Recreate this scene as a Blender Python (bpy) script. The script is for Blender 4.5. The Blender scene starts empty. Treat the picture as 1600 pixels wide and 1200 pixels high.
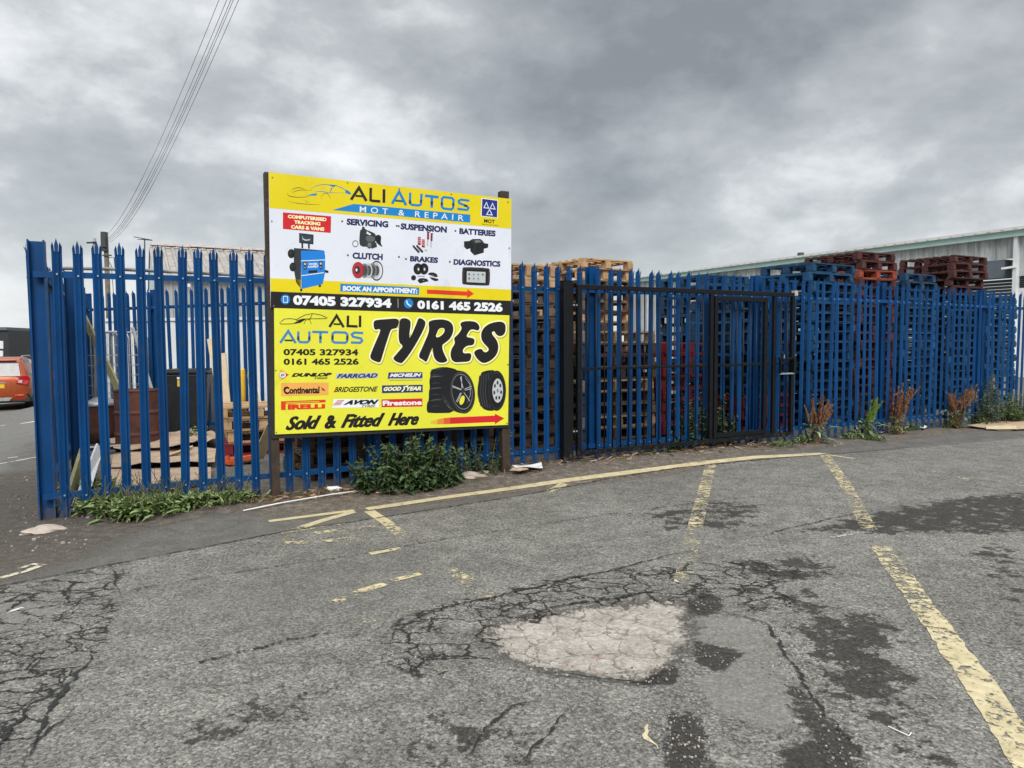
import bpy, bmesh, math, random
import numpy as np
from mathutils import Vector, Matrix, geometry
rad = math.radians
scn = bpy.context.scene
# ---------------------------------------------------------------- camera
FPX = 1120.0                      # focal length in pixels of a 1600 wide picture
PITCH, ROLL, CAMZ = rad(3.40), rad(0.29), 1.5
_fw = np.array([0, math.cos(PITCH), -math.sin(PITCH)])
_u0 = np.array([0, math.sin(PITCH), math.cos(PITCH)]); _r0 = np.array([1.0, 0, 0])
_up = math.cos(ROLL)*_u0 + math.sin(ROLL)*_r0
_rt = math.cos(ROLL)*_r0 - math.sin(ROLL)*_u0
CAM = np.array([0, 0, CAMZ])
cd = bpy.data.cameras.new('camera'); cam = bpy.data.objects.new('camera', cd)
scn.collection.objects.link(cam); scn.camera = cam
cd.sensor_width = 36.0; cd.lens = 36.0*FPX/1600; cd.clip_start = 0.05; cd.clip_end = 3000
cam.matrix_world = Matrix(((_rt[0], _up[0], -_fw[0], 0), (_rt[1], _up[1], -_fw[1], 0), (_rt[2], _up[2], -_fw[2], CAMZ), (0, 0, 0, 1)))
# ---------------------------------------------------------------- light
EXPOSURE = 0.76
CLOUD_SEED = (-1.9048, 2.3909, 16.9684)
SUN_EL, SUN_AZ = rad(40), rad(172)     # azimuth clockwise from +Y
scn.view_settings.view_transform = 'Standard'; scn.view_settings.look = 'None'
scn.view_settings.exposure = EXPOSURE; scn.view_settings.gamma = 1.0
scn.view_settings.use_curve_mapping = False
sd = bpy.data.lights.new('sun', 'SUN'); sun = bpy.data.objects.new('sun', sd); scn.collection.objects.link(sun)
sd.energy = 1.5; sd.angle = rad(25); sd.color = (1.0, 0.97, 0.93)
sdir = Vector((math.sin(SUN_AZ)*math.cos(SUN_EL), math.cos(SUN_AZ)*math.cos(SUN_EL), math.sin(SUN_EL)))
sun.rotation_euler = sdir.to_track_quat('Z', 'Y').to_euler(); sun.location = (0, 0, 30)
# ---------------------------------------------------------------- node helper
class NT:
    def __init__(s, tree): s.t = tree; s.n = tree.nodes; s.l = tree.links
    def add(s, typ, **kw):
        n = s.n.new(typ)
        for k, v in kw.items(): setattr(n, k, v)
        return n
    def put(s, sock, v):
        if v is None: return
        if hasattr(v, 'is_output'): s.l.new(v, sock)
        else:
            if hasattr(sock.default_value, '__len__') and not hasattr(v, '__len__'): v = (v, v, v, 1)[:len(sock.default_value)]
            if hasattr(v, '__len__') and len(sock.default_value) == 4 and len(v) == 3: v = (*v, 1)
            sock.default_value = v
    def math(s, op, a, b=0.0, c=0.0, clamp=False):
        n = s.add('ShaderNodeMath', operation=op, use_clamp=clamp)
        for i, v in enumerate((a, b, c)): s.put(n.inputs[i], v)
        return n.outputs[0]
    def vmath(s, op, a, b=(0, 0, 0)):
        n = s.add('ShaderNodeVectorMath', operation=op); s.put(n.inputs[0], a); s.put(n.inputs[1], b)
        return n.outputs[0]
    def mix(s, fac, a, b, blend='MIX'):
        n = s.add('ShaderNodeMix', data_type='RGBA', blend_type=blend)
        s.put(n.inputs[0], fac); s.put(n.inputs[6], a); s.put(n.inputs[7], b)
        return n.outputs[2]
    def noise(s, vec, scale, detail=4, rough=0.6, dist=0.0, out=0):
        n = s.add('ShaderNodeTexNoise'); s.put(n.inputs['Vector'], vec)
        n.inputs['Scale'].default_value = scale; n.inputs['Detail'].default_value = detail
        n.inputs['Roughness'].default_value = rough; n.inputs['Distortion'].default_value = dist
        return n.outputs[out]
    def voro(s, vec, scale, feature='F1', out='Distance', rnd=1.0):
        n = s.add('ShaderNodeTexVoronoi', feature=feature); s.put(n.inputs['Vector'], vec)
        n.inputs['Scale'].default_value = scale; n.inputs['Randomness'].default_value = rnd
        return n.outputs[out]
    def step(s, x, lo, hi, a=0.0, b=1.0):
        n = s.add('ShaderNodeMapRange', interpolation_type='SMOOTHSTEP')
        for i, v in enumerate((x, lo, hi, a, b)): s.put(n.inputs[i], v)
        return n.outputs[0]
    def ramp(s, x, stops):
        n = s.add('ShaderNodeValToRGB'); s.put(n.inputs[0], x); e = n.color_ramp.elements
        while len(e) < len(stops): e.new(0.5)
        for k, (p, c) in zip(e, stops):
            k.position = p; k.color = (c, c, c, 1) if not hasattr(c, '__len__') else (*c, 1)
        return n.outputs[0]
    def attr(s, name): return s.add('ShaderNodeAttribute', attribute_name=name).outputs['Fac']
    def pos(s): return s.add('ShaderNodeNewGeometry').outputs['Position']
    def bump(s, h, strength=0.3, dist=0.01, normal=None):
        n = s.add('ShaderNodeBump'); s.put(n.inputs['Height'], h)
        n.inputs['Strength'].default_value = strength; n.inputs['Distance'].default_value = dist
        if normal is not None: s.l.new(normal, n.inputs['Normal'])
        return n.outputs[0]
# ---------------------------------------------------------------- world: overcast sky
world = bpy.data.worlds.new("World"); scn.world = world; world.use_nodes = True
w = NT(world.node_tree); w.n.clear()
wo = w.add('ShaderNodeOutputWorld'); bg = w.add('ShaderNodeBackground'); w.l.new(bg.outputs[0], wo.inputs[0])
sky = w.add('ShaderNodeTexSky', sky_type='NISHITA', sun_disc=False)
sky.sun_elevation = SUN_EL; sky.sun_rotation = SUN_AZ
tc = w.add('ShaderNodeTexCoord').outputs['Generated']
sx = w.add('ShaderNodeSeparateXYZ'); w.l.new(tc, sx.inputs[0])
cvec = w.vmath('ADD', w.vmath('MULTIPLY', tc, (1.0, 1.0, 2.1)), CLOUD_SEED)
n1 = w.noise(cvec, 2.3, 4, 0.5, 0.1)
n2 = w.noise(w.vmath('MULTIPLY', cvec, (1.0, 1.0, 0.85)), 5.8, 8, 0.58, 0.12)
n3 = w.noise(w.vmath('MULTIPLY', cvec, (1.0, 1.0, 0.75)), 16.0, 6, 0.6, 0.1)
cl = w.math('ADD', w.math('ADD', w.math('MULTIPLY', n1, 0.55), w.math('MULTIPLY', n2, 0.35)), w.math('MULTIPLY', n3, 0.10))
# one broad dark bank over the right half, as the photograph's weather shows; the rest is noise
dk = w.step(w.math('ADD', w.math('MULTIPLY', sx.outputs[0], 0.55), w.math('MULTIPLY', sx.outputs[2], 0.55)), 0.0, 0.55, 0.035, -0.055)
cl = w.math('ADD', cl, dk)
cloud = w.ramp(cl, [(0.37, (1.6, 1.72, 1.84)), (0.46, (2.3, 2.45, 2.57)), (0.545, (3.2, 3.36, 3.47)), (0.60, (4.5, 4.65, 4.75)), (0.66, (5.8, 5.92, 6.0))])
hz = w.step(sx.outputs[2], 0.0, 0.20, 1.0, 0.0)
cloud = w.mix(w.math('MULTIPLY', hz, 0.5), cloud, (4.5, 4.68, 4.8))
zen = w.step(sx.outputs[2], 0.42, 0.85, 1.0, 4.2)     # an overcast sky is brightest overhead
cloud = w.mix(1.0, cloud, zen, 'MULTIPLY')
w.l.new(w.mix(0.94, sky.outputs[0], cloud), bg.inputs[0])
bg.inputs[1].default_value = 0.1
# ---------------------------------------------------------------- materials
def new_mat(name):
    m = bpy.data.materials.new(name); m.use_nodes = True
    t = NT(m.node_tree); b = m.node_tree.nodes['Principled BSDF']
    return m, t, b
MATS = {}
def mat(name, col, rough=0.6, var=0.12, scale=6.0, metal=0.0, bump=0.0, bscale=60.0, dirt=None, damt=0.0, dscale=3.0, island=0.0, obj=0.0, spec=0.5):
    if name in MATS: return MATS[name]
    m, t, b = new_mat(name); p = t.pos()
    c = t.mix(1.0, (*col, 1), t.ramp(t.noise(p, scale, 5, 0.65), [(0.25, 1 - var*1.6), (0.75, 1 + var*1.6)]), 'MULTIPLY')
    if island: c = t.mix(1.0, c, t.ramp(t.add('ShaderNodeNewGeometry').outputs['Random Per Island'], [(0, 1 - island), (1, 1 + island)]), 'MULTIPLY')
    if obj: c = t.mix(1.0, c, t.ramp(t.add('ShaderNodeObjectInfo').outputs['Random'], [(0, 1 - obj), (1, 1 + obj)]), 'MULTIPLY')
    if dirt is not None:
        f = t.step(t.noise(p, dscale, 8, 0.7), 0.62 - damt, 0.72 - damt*0.6)
        c = t.mix(t.math('MULTIPLY', f, 0.85), c, (*dirt, 1))
    t.l.new(c, b.inputs['Base Color'])
    t.put(b.inputs['Roughness'], t.ramp(t.noise(p, scale*2.3, 4), [(0.3, max(0.05, rough - 0.09)), (0.7, min(1.0, rough + 0.09))]))
    b.inputs['Metallic'].default_value = metal; b.inputs['Specular IOR Level'].default_value = spec
    if bump: t.l.new(t.bump(t.noise(p, bscale, 6, 0.7), bump, 0.01), b.inputs['Normal'])
    MATS[name] = m; return m
def s2l(r, g, b):
    f = lambda c: c/12.92 if c <= 0.04045 else ((c + 0.055)/1.055)**2.4
    return (f(r/255), f(g/255), f(b/255))
BLUE = mat('blue_steel_paint', (0.0006, 0.047, 0.160), 0.48, 0.14, 2.2, bump=0.05, bscale=40, dirt=(0.02, 0.05, 0.095), damt=0.05, dscale=7, obj=0.14, spec=0.25)
def dusty_base(m):
    """dried mud splashed up the lowest part of the steel"""
    t = NT(m.node_tree); b = m.node_tree.nodes['Principled BSDF']; src = b.inputs['Base Color'].links[0].from_socket; p = t.pos()
    sz = t.add('ShaderNodeSeparateXYZ'); t.l.new(p, sz.inputs[0])
    f = t.step(t.math('SUBTRACT', t.noise(p, 16, 7, 0.75), t.math('MULTIPLY', sz.outputs[2], 1.1)), 0.28, 0.48)
    t.l.new(t.mix(t.math('MULTIPLY', f, 0.6), src, (0.10, 0.088, 0.075, 1)), b.inputs['Base Color'])
dusty_base(BLUE)
BLACKP = mat('black_steel_paint', (0.0035, 0.0045, 0.0065), 0.45, 0.2, 5.0, bump=0.05, dirt=(0.02, 0.02, 0.02), damt=0.0, dscale=7, spec=0.3)
GALV = mat('galvanised_steel', (0.42, 0.44, 0.45), 0.45, 0.15, 12, metal=0.6, bump=0.05)
ZBOLT = mat('zinc_bolt', (0.5, 0.52, 0.55), 0.35, 0.1, 20, metal=0.7)
POSTW = mat('dark_stained_timber', (0.042, 0.026, 0.016), 0.75, 0.35, 14, bump=0.3, bscale=90, dirt=(0.10, 0.055, 0.03), damt=0.06, dscale=11)
PLYB = mat('dark_board', (0.018, 0.017, 0.017), 0.7, 0.2, 10, bump=0.1)
WOODN = mat('raw_pallet_wood', (0.42, 0.27, 0.14), 0.8, 0.2, 9, bump=0.2, bscale=80, island=0.3, obj=0.2, dirt=(0.13, 0.085, 0.05), damt=0.08, dscale=5)
WOODD = mat('weathered_shaded_pallet_wood', (0.105, 0.066, 0.040), 0.85, 0.3, 9, bump=0.25, bscale=80, island=0.35, obj=0.3, dirt=(0.05, 0.036, 0.026), damt=0.12, dscale=5)  # weathered tone, darkened further to stand in for shade behind the gate
PBLUE = mat('blue_pallet_paint', (0.003, 0.045, 0.108), 0.75, 0.3, 7, bump=0.25, bscale=80, island=0.35, obj=0.35, dirt=(0.085, 0.09, 0.085), damt=0.05, dscale=9)
PBROWN = mat('oxide_shaded_pallet_paint', (0.062, 0.016, 0.013), 0.78, 0.28, 7, bump=0.25, bscale=80, island=0.35, obj=0.3, dirt=(0.09, 0.05, 0.035), damt=0.06, dscale=9)  # oxide brown, deepened so the colour carries shade low in the stacks
PORANGE = mat('orange_red_pallet_paint', (0.26, 0.048, 0.022), 0.75, 0.25, 7, bump=0.2, bscale=80, island=0.22, dirt=(0.10, 0.03, 0.02), damt=0.06)
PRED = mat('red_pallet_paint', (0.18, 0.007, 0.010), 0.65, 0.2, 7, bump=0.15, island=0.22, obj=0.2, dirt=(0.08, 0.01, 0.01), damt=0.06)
RUST = mat('rusty_drum_steel', (0.105, 0.036, 0.022), 0.75, 0.25, 6, bump=0.2, dirt=(0.05, 0.022, 0.016), damt=0.12, dscale=5)
BLKPL = mat('black_plastic', (0.010, 0.011, 0.012), 0.45, 0.2, 6)
YELLOWP = mat('yellow_bollard_paint', (0.72, 0.44, 0.01), 0.45, 0.08, 6)
CARDB = mat('cardboard', (0.46, 0.33, 0.22), 0.85, 0.15, 5, bump=0.1, dirt=(0.27, 0.19, 0.13), damt=0.1)
PALEW = mat('pale_planed_timber', (0.62, 0.50, 0.32), 0.7, 0.12, 8, bump=0.1)
OLDBD = mat('mossy_old_board', (0.30, 0.27, 0.14), 0.8, 0.25, 6, bump=0.2, dirt=(0.14, 0.14, 0.06), damt=0.1)
WHITEP = mat('white_plastic', (0.74, 0.74, 0.72), 0.45, 0.06, 6, dirt=(0.42, 0.38, 0.32), damt=0.03, dscale=8)
ORANGE = mat('orange_plastic', (0.75, 0.13, 0.03), 0.5, 0.1, 6)
WCLAD = mat('white_cladding', (0.70, 0.72, 0.73), 0.55, 0.05, 2.0, dirt=(0.40, 0.41, 0.40), damt=-0.02, dscale=1.2)
GCLAD = mat('grey_cladding', (0.40, 0.41, 0.40), 0.6, 0.1, 1.5, dirt=(0.27, 0.27, 0.26), damt=0.02, dscale=1.5)
def streaked(name, c1, c2, rough=0.6):
    m, t, b = new_mat(name); p = t.pos(); q = t.vmath('MULTIPLY', p, (2.6, 2.6, 0.22)); f = t.noise(q, 1.0, 7, 0.7)
    c = t.mix(t.step(f, 0.38, 0.66), (*c1, 1), (*c2, 1)); c = t.mix(1.0, c, t.ramp(t.noise(p, 2.2, 5), [(0.3, 0.86), (0.7, 1.08)]), 'MULTIPLY')
    t.l.new(c, b.inputs['Base Color']); b.inputs['Roughness'].default_value = rough; MATS[name] = m; return m
WHCLAD = streaked('stained_pale_cladding', (0.54, 0.56, 0.55), (0.31, 0.325, 0.32))
ROOFC = mat('fibre_cement_roof', (0.34, 0.31, 0.28), 0.85, 0.2, 2.0, dirt=(0.22, 0.19, 0.16), damt=0.06, dscale=3)
RIDGEC = mat('lichen_ridge_tiles', (0.42, 0.34, 0.29), 0.85, 0.25, 4, dirt=(0.24, 0.13, 0.09), damt=0.08, dscale=4)
WROOF = mat('weathered_profile_roof', (0.30, 0.265, 0.25), 0.8, 0.12, 2)
MINT = mat('mint_gutter_paint', (0.47, 0.63, 0.59), 0.5, 0.08, 2)
PALEBL = mat('pale_blue_gable_sheet', (0.52, 0.66, 0.70), 0.5, 0.06, 2)
GREYP = mat('mid_grey_paint', (0.115, 0.135, 0.155), 0.55, 0.08, 3)
SHUT = mat('shutter_steel', (0.075, 0.09, 0.105), 0.5, 0.12, 3)
DARKB = mat('charcoal_cladding', (0.028, 0.031, 0.036), 0.6, 0.12, 2)
LAMPG = mat('grey_column_paint', (0.30, 0.29, 0.27), 0.6, 0.12, 4)
POLEW = mat('creosoted_pole', (0.15, 0.125, 0.095), 0.85, 0.25, 5, bump=0.2)
CABLE = mat('black_cable', (0.05, 0.052, 0.056), 0.6, 0.1, 5)
CONCR = mat('pale_concrete', (0.44, 0.37, 0.31), 0.9, 0.2, 12, bump=0.5, bscale=50, dirt=(0.25, 0.2, 0.16), damt=0.06)
PAPER = mat('white_paper', (0.78, 0.78, 0.77), 0.7, 0.08, 8)
CARPAINT = mat('burnt_orange_car_paint', (0.36, 0.070, 0.018), 0.28, 0.04, 3, metal=0.25)
CARRED = mat('dark_red_car_paint', (0.10, 0.012, 0.02), 0.28, 0.04, 3, metal=0.25)
CARBLK = mat('car_black_trim', (0.014, 0.014, 0.015), 0.5, 0.1, 5)
GLASSD = mat('dark_car_glass', (0.012, 0.014, 0.016), 0.08, 0.02, 3)
REDLENS = mat('red_lamp_lens', (0.45, 0.008, 0.015), 0.15, 0.05, 5)
WHLENS = mat('clear_lamp_lens', (0.6, 0.45, 0.45), 0.15, 0.05, 5)
PLATEY = mat('yellow_number_plate', (0.75, 0.50, 0.02), 0.4, 0.03, 5)
TYRE = mat('tyre_rubber', (0.012, 0.012, 0.012), 0.8, 0.2, 8)
ALLOY = mat('wheel_alloy', (0.3, 0.3, 0.31), 0.35, 0.1, 8, metal=0.6)
def leaf_mat(name, c1, c2, rough=0.5):
    m, t, b = new_mat(name)
    g = t.add('ShaderNodeNewGeometry'); r = g.outputs['Random Per Island']
    c = t.mix(r, (*c1, 1), (*c2, 1))
    c = t.mix(1.0, c, t.ramp(t.noise(t.pos(), 9, 4), [(0.3, 0.7), (0.7, 1.25)]), 'MULTIPLY')
    t.l.new(c, b.inputs['Base Color']); b.inputs['Roughness'].default_value = rough
    b.inputs['Transmission Weight'].default_value = 0.0
    try: b.inputs['Subsurface Weight'].default_value = 0.0
    except Exception: pass
    MATS[name] = m; return m
LEAFB = leaf_mat('bush_leaf', (0.020, 0.050, 0.015), (0.078, 0.135, 0.048))
LEAFW = leaf_mat('weed_leaf', (0.065, 0.120, 0.034), (0.29, 0.37, 0.135))
LEAFG = leaf_mat('grass_blade', (0.06, 0.12, 0.03), (0.17, 0.24, 0.07))
LEAFY = leaf_mat('bright_seed_head', (0.11, 0.20, 0.03), (0.24, 0.33, 0.07))
LEAFS = leaf_mat('silvery_leaf', (0.05, 0.085, 0.06), (0.15, 0.20, 0.15))
SEEDR = leaf_mat('rust_seed_head', (0.12, 0.052, 0.028), (0.34, 0.175, 0.095), 0.85)
STEM = mat('plant_stem', (0.10, 0.10, 0.04), 0.7, 0.2, 9)
STEMR = mat('rusty_plant_stem', (0.19, 0.09, 0.045), 0.8, 0.2, 9)
def pm(name, rgb, rough=0.38):
    c = s2l(*rgb); return mat('print_'+name, c, rough, 0.045, 1.6, dirt=tuple(x*.86 for x in c), damt=0.05, dscale=2.5)
dusty_base(BLACKP)
# ---------------------------------------------------------------- ground height and the fence frame
A2 = np.array([-3.803, 6.026]); UU = np.array([0.88158634, 0.47202279]); NN = np.array([-UU[1], UU[0]])
FANG = math.atan2(UU[1], UU[0])
def FW(s, w_, z=0.0):
    p = A2 + UU*s + NN*w_; return np.array([p[0], p[1], z])
def sw(x, y):
    return (x - A2[0])*UU[0] + (y - A2[1])*UU[1], (x - A2[0])*NN[0] + (y - A2[1])*NN[1]
def sst(x, a, b):
    t = np.clip((x - a)/(b - a), 0, 1); return t*t*(3 - 2*t)
def gz(x, y):
    x = np.asarray(x, float); y = np.asarray(y, float)
    s, ww = sw(x, y)
    z = -0.027*np.clip(ww - 0.5, 0, 55)*(1 - sst(s, -2.2, -0.3))
    bank = 0.03 + 0.065*sst(s, 3.2, 5.0)*(1 - sst(s, 7.2, 9.2))
    bank = bank*sst(s, -0.6, 0.3)
    z = z + bank*sst(ww, -0.95, -0.2)*(1 - sst(ww, 0.4, 1.3))
    return z
def ray(x, y): return _fw + (x - 800)/FPX*_rt - (y - 600)/FPX*_up
def G(x, y, dz=0.0):
    """the ground point seen at photograph pixel (x, y)"""
    d = ray(x, y); z = 0.0
    for _ in range(8):
        p = CAM + d*((z - CAMZ)/d[2]); z = float(gz(p[0], p[1]))
    return np.array([p[0], p[1], z + dz])
def D(x, y, depth): return CAM + ray(x, y)*depth
def onfence(x, y, off=0.0):
    d = ray(x, y); t = ((A2 - CAM[:2]) @ NN + off)/(d[:2] @ NN); return CAM + d*t
# ---------------------------------------------------------------- mesh builder
COL = scn.collection
def wloc(o):
    p = np.zeros(3)
    while o is not None: p += np.array(o.location); o = o.parent
    return p
class MB:
    def __init__(s): s.v = []; s.f = []; s.mi = []; s.mats = []
    def m(s, mt):
        if mt not in s.mats: s.mats.append(mt)
        return s.mats.index(mt)
    def add(s, vs, fs, mt):
        o = len(s.v); k = s.m(mt)
        s.v += [tuple(map(float, p)) for p in vs]
        for f in fs: s.f.append(tuple(i + o for i in f)); s.mi.append(k)
        return s
    def box(s, c, size, mt, ax=None):
        ax = ax if ax is not None else np.eye(3); c = np.asarray(c, float); h = np.asarray(size, float)/2
        vs = [c + ax[0]*h[0]*i + ax[1]*h[1]*j + ax[2]*h[2]*k for i in (-1, 1) for j in (-1, 1) for k in (-1, 1)]
        return s.add(vs, [(0, 1, 3, 2), (4, 6, 7, 5), (0, 4, 5, 1), (2, 3, 7, 6), (0, 2, 6, 4), (1, 5, 7, 3)], mt)
    def bar(s, p, q, wd, th, mt, side=None):
        """a rectangular bar from p to q: wd across SIDE, th across the other"""
        p = np.asarray(p, float); q = np.asarray(q, float); d = q - p; L = np.linalg.norm(d); d = d/L
        sd_ = np.asarray(side if side is not None else ((0, 0, 1) if abs(d[2]) < 0.9 else (1, 0, 0)), float)
        a = sd_ - d*(sd_ @ d); a = a/np.linalg.norm(a); b = np.cross(d, a)
        return s.box((p + q)/2, (L, wd, th), mt, np.array([d, a, b]))
    def tube(s, pts, r, mt, n=8, cap=True):
        pts = [np.asarray(p, float) for p in pts]; rs = r if hasattr(r, '__len__') else [r]*len(pts)
        vs = []; fs = []; ref = None
        for i, p in enumerate(pts):
            t = pts[min(i+1, len(pts)-1)] - pts[max(i-1, 0)]; t = t/(np.linalg.norm(t) + 1e-12)
            if ref is None: ref = np.array([0, 0, 1.0]) if abs(t[2]) < 0.9 else np.array([1.0, 0, 0])
            a = ref - t*(ref @ t); a = a/(np.linalg.norm(a) + 1e-12); ref = a; b = np.cross(t, a)
            vs += [p + (a*math.cos(2*math.pi*k/n) + b*math.sin(2*math.pi*k/n))*rs[i] for k in range(n)]
        for i in range(len(pts) - 1):
            for k in range(n): fs.append((i*n+k, i*n+(k+1) % n, (i+1)*n+(k+1) % n, (i+1)*n+k))
        if cap: fs += [tuple(range(n-1, -1, -1)), tuple(range((len(pts)-1)*n, len(pts)*n))]
        return s.add(vs, fs, mt)
    def lathe(s, c, prof, mt, n=24):
        c = np.asarray(c, float); vs = []; fs = []
        for r, z in prof: vs += [c + (r*math.cos(2*math.pi*k/n), r*math.sin(2*math.pi*k/n), z) for k in range(n)]
        for i in range(len(prof) - 1):
            for k in range(n): fs.append((i*n+k, i*n+(k+1) % n, (i+1)*n+(k+1) % n, (i+1)*n+k))
        return s.add(vs, fs, mt)
    def poly(s, loops, mt):
        """a flat filled outline (with holes) of 3-D points"""
        loops = [[Vector(p) for p in lp] for lp in loops]
        tri = geometry.tessellate_polygon(loops); vs = [p for lp in loops for p in lp]
        return s.add(vs, [tuple(t) for t in tri], mt)
    def prism(s, loop, vec, mt):
        lp = [np.asarray(p, float) for p in loop]; n = len(lp); vec = np.asarray(vec, float)
        tri = [tuple(t) for t in geometry.tessellate_polygon([[Vector(p) for p in lp]])]
        vs = lp + [p + vec for p in lp]
        fs = tri + [tuple(i + n for i in reversed(t)) for t in tri] + [(i, (i+1) % n, n + (i+1) % n, n + i) for i in range(n)]
        return s.add(vs, fs, mt)
    def mesh(s, name, off=(0, 0, 0), smooth=False, fixn=True):
        me = bpy.data.meshes.new(name); o = np.asarray(off, float)
        me.from_pydata([tuple(np.asarray(p) - o) for p in s.v], [], s.f)
        for mt in s.mats: me.materials.append(mt)
        me.polygons.foreach_set('material_index', s.mi)
        if smooth: me.polygons.foreach_set('use_smooth', [True]*len(s.f))
        if fixn:
            bm = bmesh.new(); bm.from_mesh(me); bmesh.ops.recalc_face_normals(bm, faces=bm.faces); bm.to_mesh(me); bm.free()
        me.update(); return me
    def build(s, name, parent=None, loc=None, smooth=False, fixn=True, local=False):
        """links ONE mesh object; world coordinates unless local (then they are the parent's own axes)"""
        if parent is not None:
            off = (0, 0, 0) if local else wloc(parent)
        else: off = loc if loc is not None else (0, 0, 0)
        o = bpy.data.objects.new(name, s.mesh(name, off, smooth, fixn)); COL.objects.link(o)
        if parent is not None: o.parent = parent
        elif loc is not None: o.location = tuple(map(float, loc))
        return o
def tag(o, label, cat, group=None, kind=None):
    if label: o['label'] = label
    if cat: o['category'] = cat
    if group: o['group'] = group
    if kind: o['kind'] = kind
    return o
def empty(name, loc, label, cat, group=None, rz=0.0):
    o = bpy.data.objects.new(name, None); COL.objects.link(o); o.location = tuple(map(float, loc)); o.rotation_euler = (0, 0, rz)
    o.empty_display_size = 0.2
    return tag(o, label, cat, group)
def bevel(o, wdt=0.01, seg=2):
    m = o.modifiers.new('bevel', 'BEVEL'); m.width = wdt; m.segments = seg; m.limit_method = 'ANGLE'; return o
def rnd(seed): return random.Random(seed)
UPZ = np.array([0, 0, 1.0]); U3 = np.array([UU[0], UU[1], 0]); N3 = np.array([NN[0], NN[1], 0])
FAX = np.array([U3, N3, UPZ])
def yaw_axes(a):
    c, s_ = math.cos(a), math.sin(a); return np.array([[c, s_, 0], [-s_, c, 0], [0, 0, 1.0]])
# ---------------------------------------------------------------- ground sheet
def axis(a, b, st, far, grow=1.22):
    v = list(np.arange(a, b + 1e-6, st)); d = st; lo = a; hi = b; L = []; H = []
    while lo > -far: d *= grow; lo -= d; L.append(lo)
    d = st
    while hi < far: d *= grow; hi += d; H.append(hi)
    return np.array(L[::-1] + v + H)
gx = axis(-7.5, 12.5, 0.045, 900); gy = axis(1.6, 15.0, 0.045, 900)
XX, YY = np.meshgrid(gx, gy); GX, GY = XX.ravel(), YY.ravel(); GZ = gz(GX, GY)
def sdf(px):
    """signed distance (m, negative inside) on the ground to an outline of ground points given as photograph pixels"""
    P = np.array([G(*p)[:2] for p in px]); n = len(P)
    d = np.full(GX.shape, 1e9); ins = np.zeros(GX.shape, bool)
    for i in range(n):
        a, b = P[i], P[(i+1) % n]; e = b - a
        t = np.clip(((GX - a[0])*e[0] + (GY - a[1])*e[1])/(e @ e), 0, 1)
        d = np.minimum(d, (GX - a[0] - t*e[0])**2 + (GY - a[1] - t*e[1])**2)
        c = ((a[1] > GY) != (b[1] > GY)) & (GX < (b[0]-a[0])*(GY - a[1])/((b[1]-a[1]) or 1e-9) + a[0])
        ins ^= c
    d = np.sqrt(d); return np.where(ins, -d, d)
def soft(d, wd): return np.clip(0.5 - d/wd, 0, 1)
def union(*a):
    r = a[0]
    for x in a[1:]: r = np.maximum(r, x)
    return r
S_, W_ = sw(GX, GY)
SEAM = [(-260, 955), (0, 917), (100, 897), (210, 876), (350, 850), (450, 830), (550, 816), (700, 793), (835, 771), (947, 749), (1060, 731), (1228, 715), (1420, 700), (1700, 676)]
strip = soft(sdf(SEAM + [(1700, 640), (1250, 640), (800, 640), (400, 640), (0, 700), (-260, 760)]), 0.10)
yard = soft(-np.minimum(W_ - 0.12, S_ + 0.35), 0.4)
road_left = soft(-np.minimum(W_ - 0.9, -S_ - 0.9), 1.0)
dirt = np.clip(soft(np.abs(W_ + 0.05) - (0.46 + 0.42*sst(S_, 1.0, 2.2)*(1 - sst(S_, 5.6, 8.0))), 0.5)*(S_ > -3) + soft(np.hypot((S_ + 0.75)/1.5, (W_ - 0.6)/2.4) - 1.0, 0.6), 0, 1)
crack = union(1.25*soft(sdf([(-60, 905), (60, 930), (165, 925), (178, 960), (150, 1010), (95, 1080), (60, 1150), (-60, 1230)]), 0.22),
              soft(sdf([(590, 1030), (625, 965), (720, 935), (850, 905), (1010, 885), (1100, 880), (1150, 900), (1100, 935), (900, 950), (790, 985), (770, 1040), (650, 1060)]), 0.22),
              0.75*soft(sdf([(1060, 880), (1180, 870), (1260, 890), (1250, 960), (1170, 965), (1120, 920)]), 0.3),
              0.7*soft(sdf([(170, 880), (200, 880), (200, 930), (60, 935), (20, 915)]), 0.25))
conc = soft(sdf([(742, 992), (790, 966), (870, 955), (950, 945), (1040, 933), (1078, 945), (1080, 975), (1070, 1005), (1050, 1035), (1010, 1062), (960, 1058), (880, 1050), (800, 1030)]), 0.5)
damp = union(soft(sdf([(1075, 940), (1098, 925), (1125, 930), (1130, 955), (1100, 963), (1078, 955)]), 0.22),
             soft(sdf([(1083, 998), (1120, 1008), (1165, 1018), (1128, 1054), (1090, 1035)]), 0.18),
             soft(sdf([(985, 1066), (1040, 1040), (1062, 1045), (1060, 1070), (1020, 1072)]), 0.15),
             soft(sdf([(1045, 1112), (1085, 1112), (1100, 1140), (1095, 1180), (1130, 1210), (1050, 1230), (1035, 1160)]), 0.2),
             soft(sdf([(1220, 1060), (1250, 1075), (1290, 1120), (1340, 1160), (1340, 1230), (1230, 1240), (1220, 1180), (1270, 1150)]), 0.28))
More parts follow.
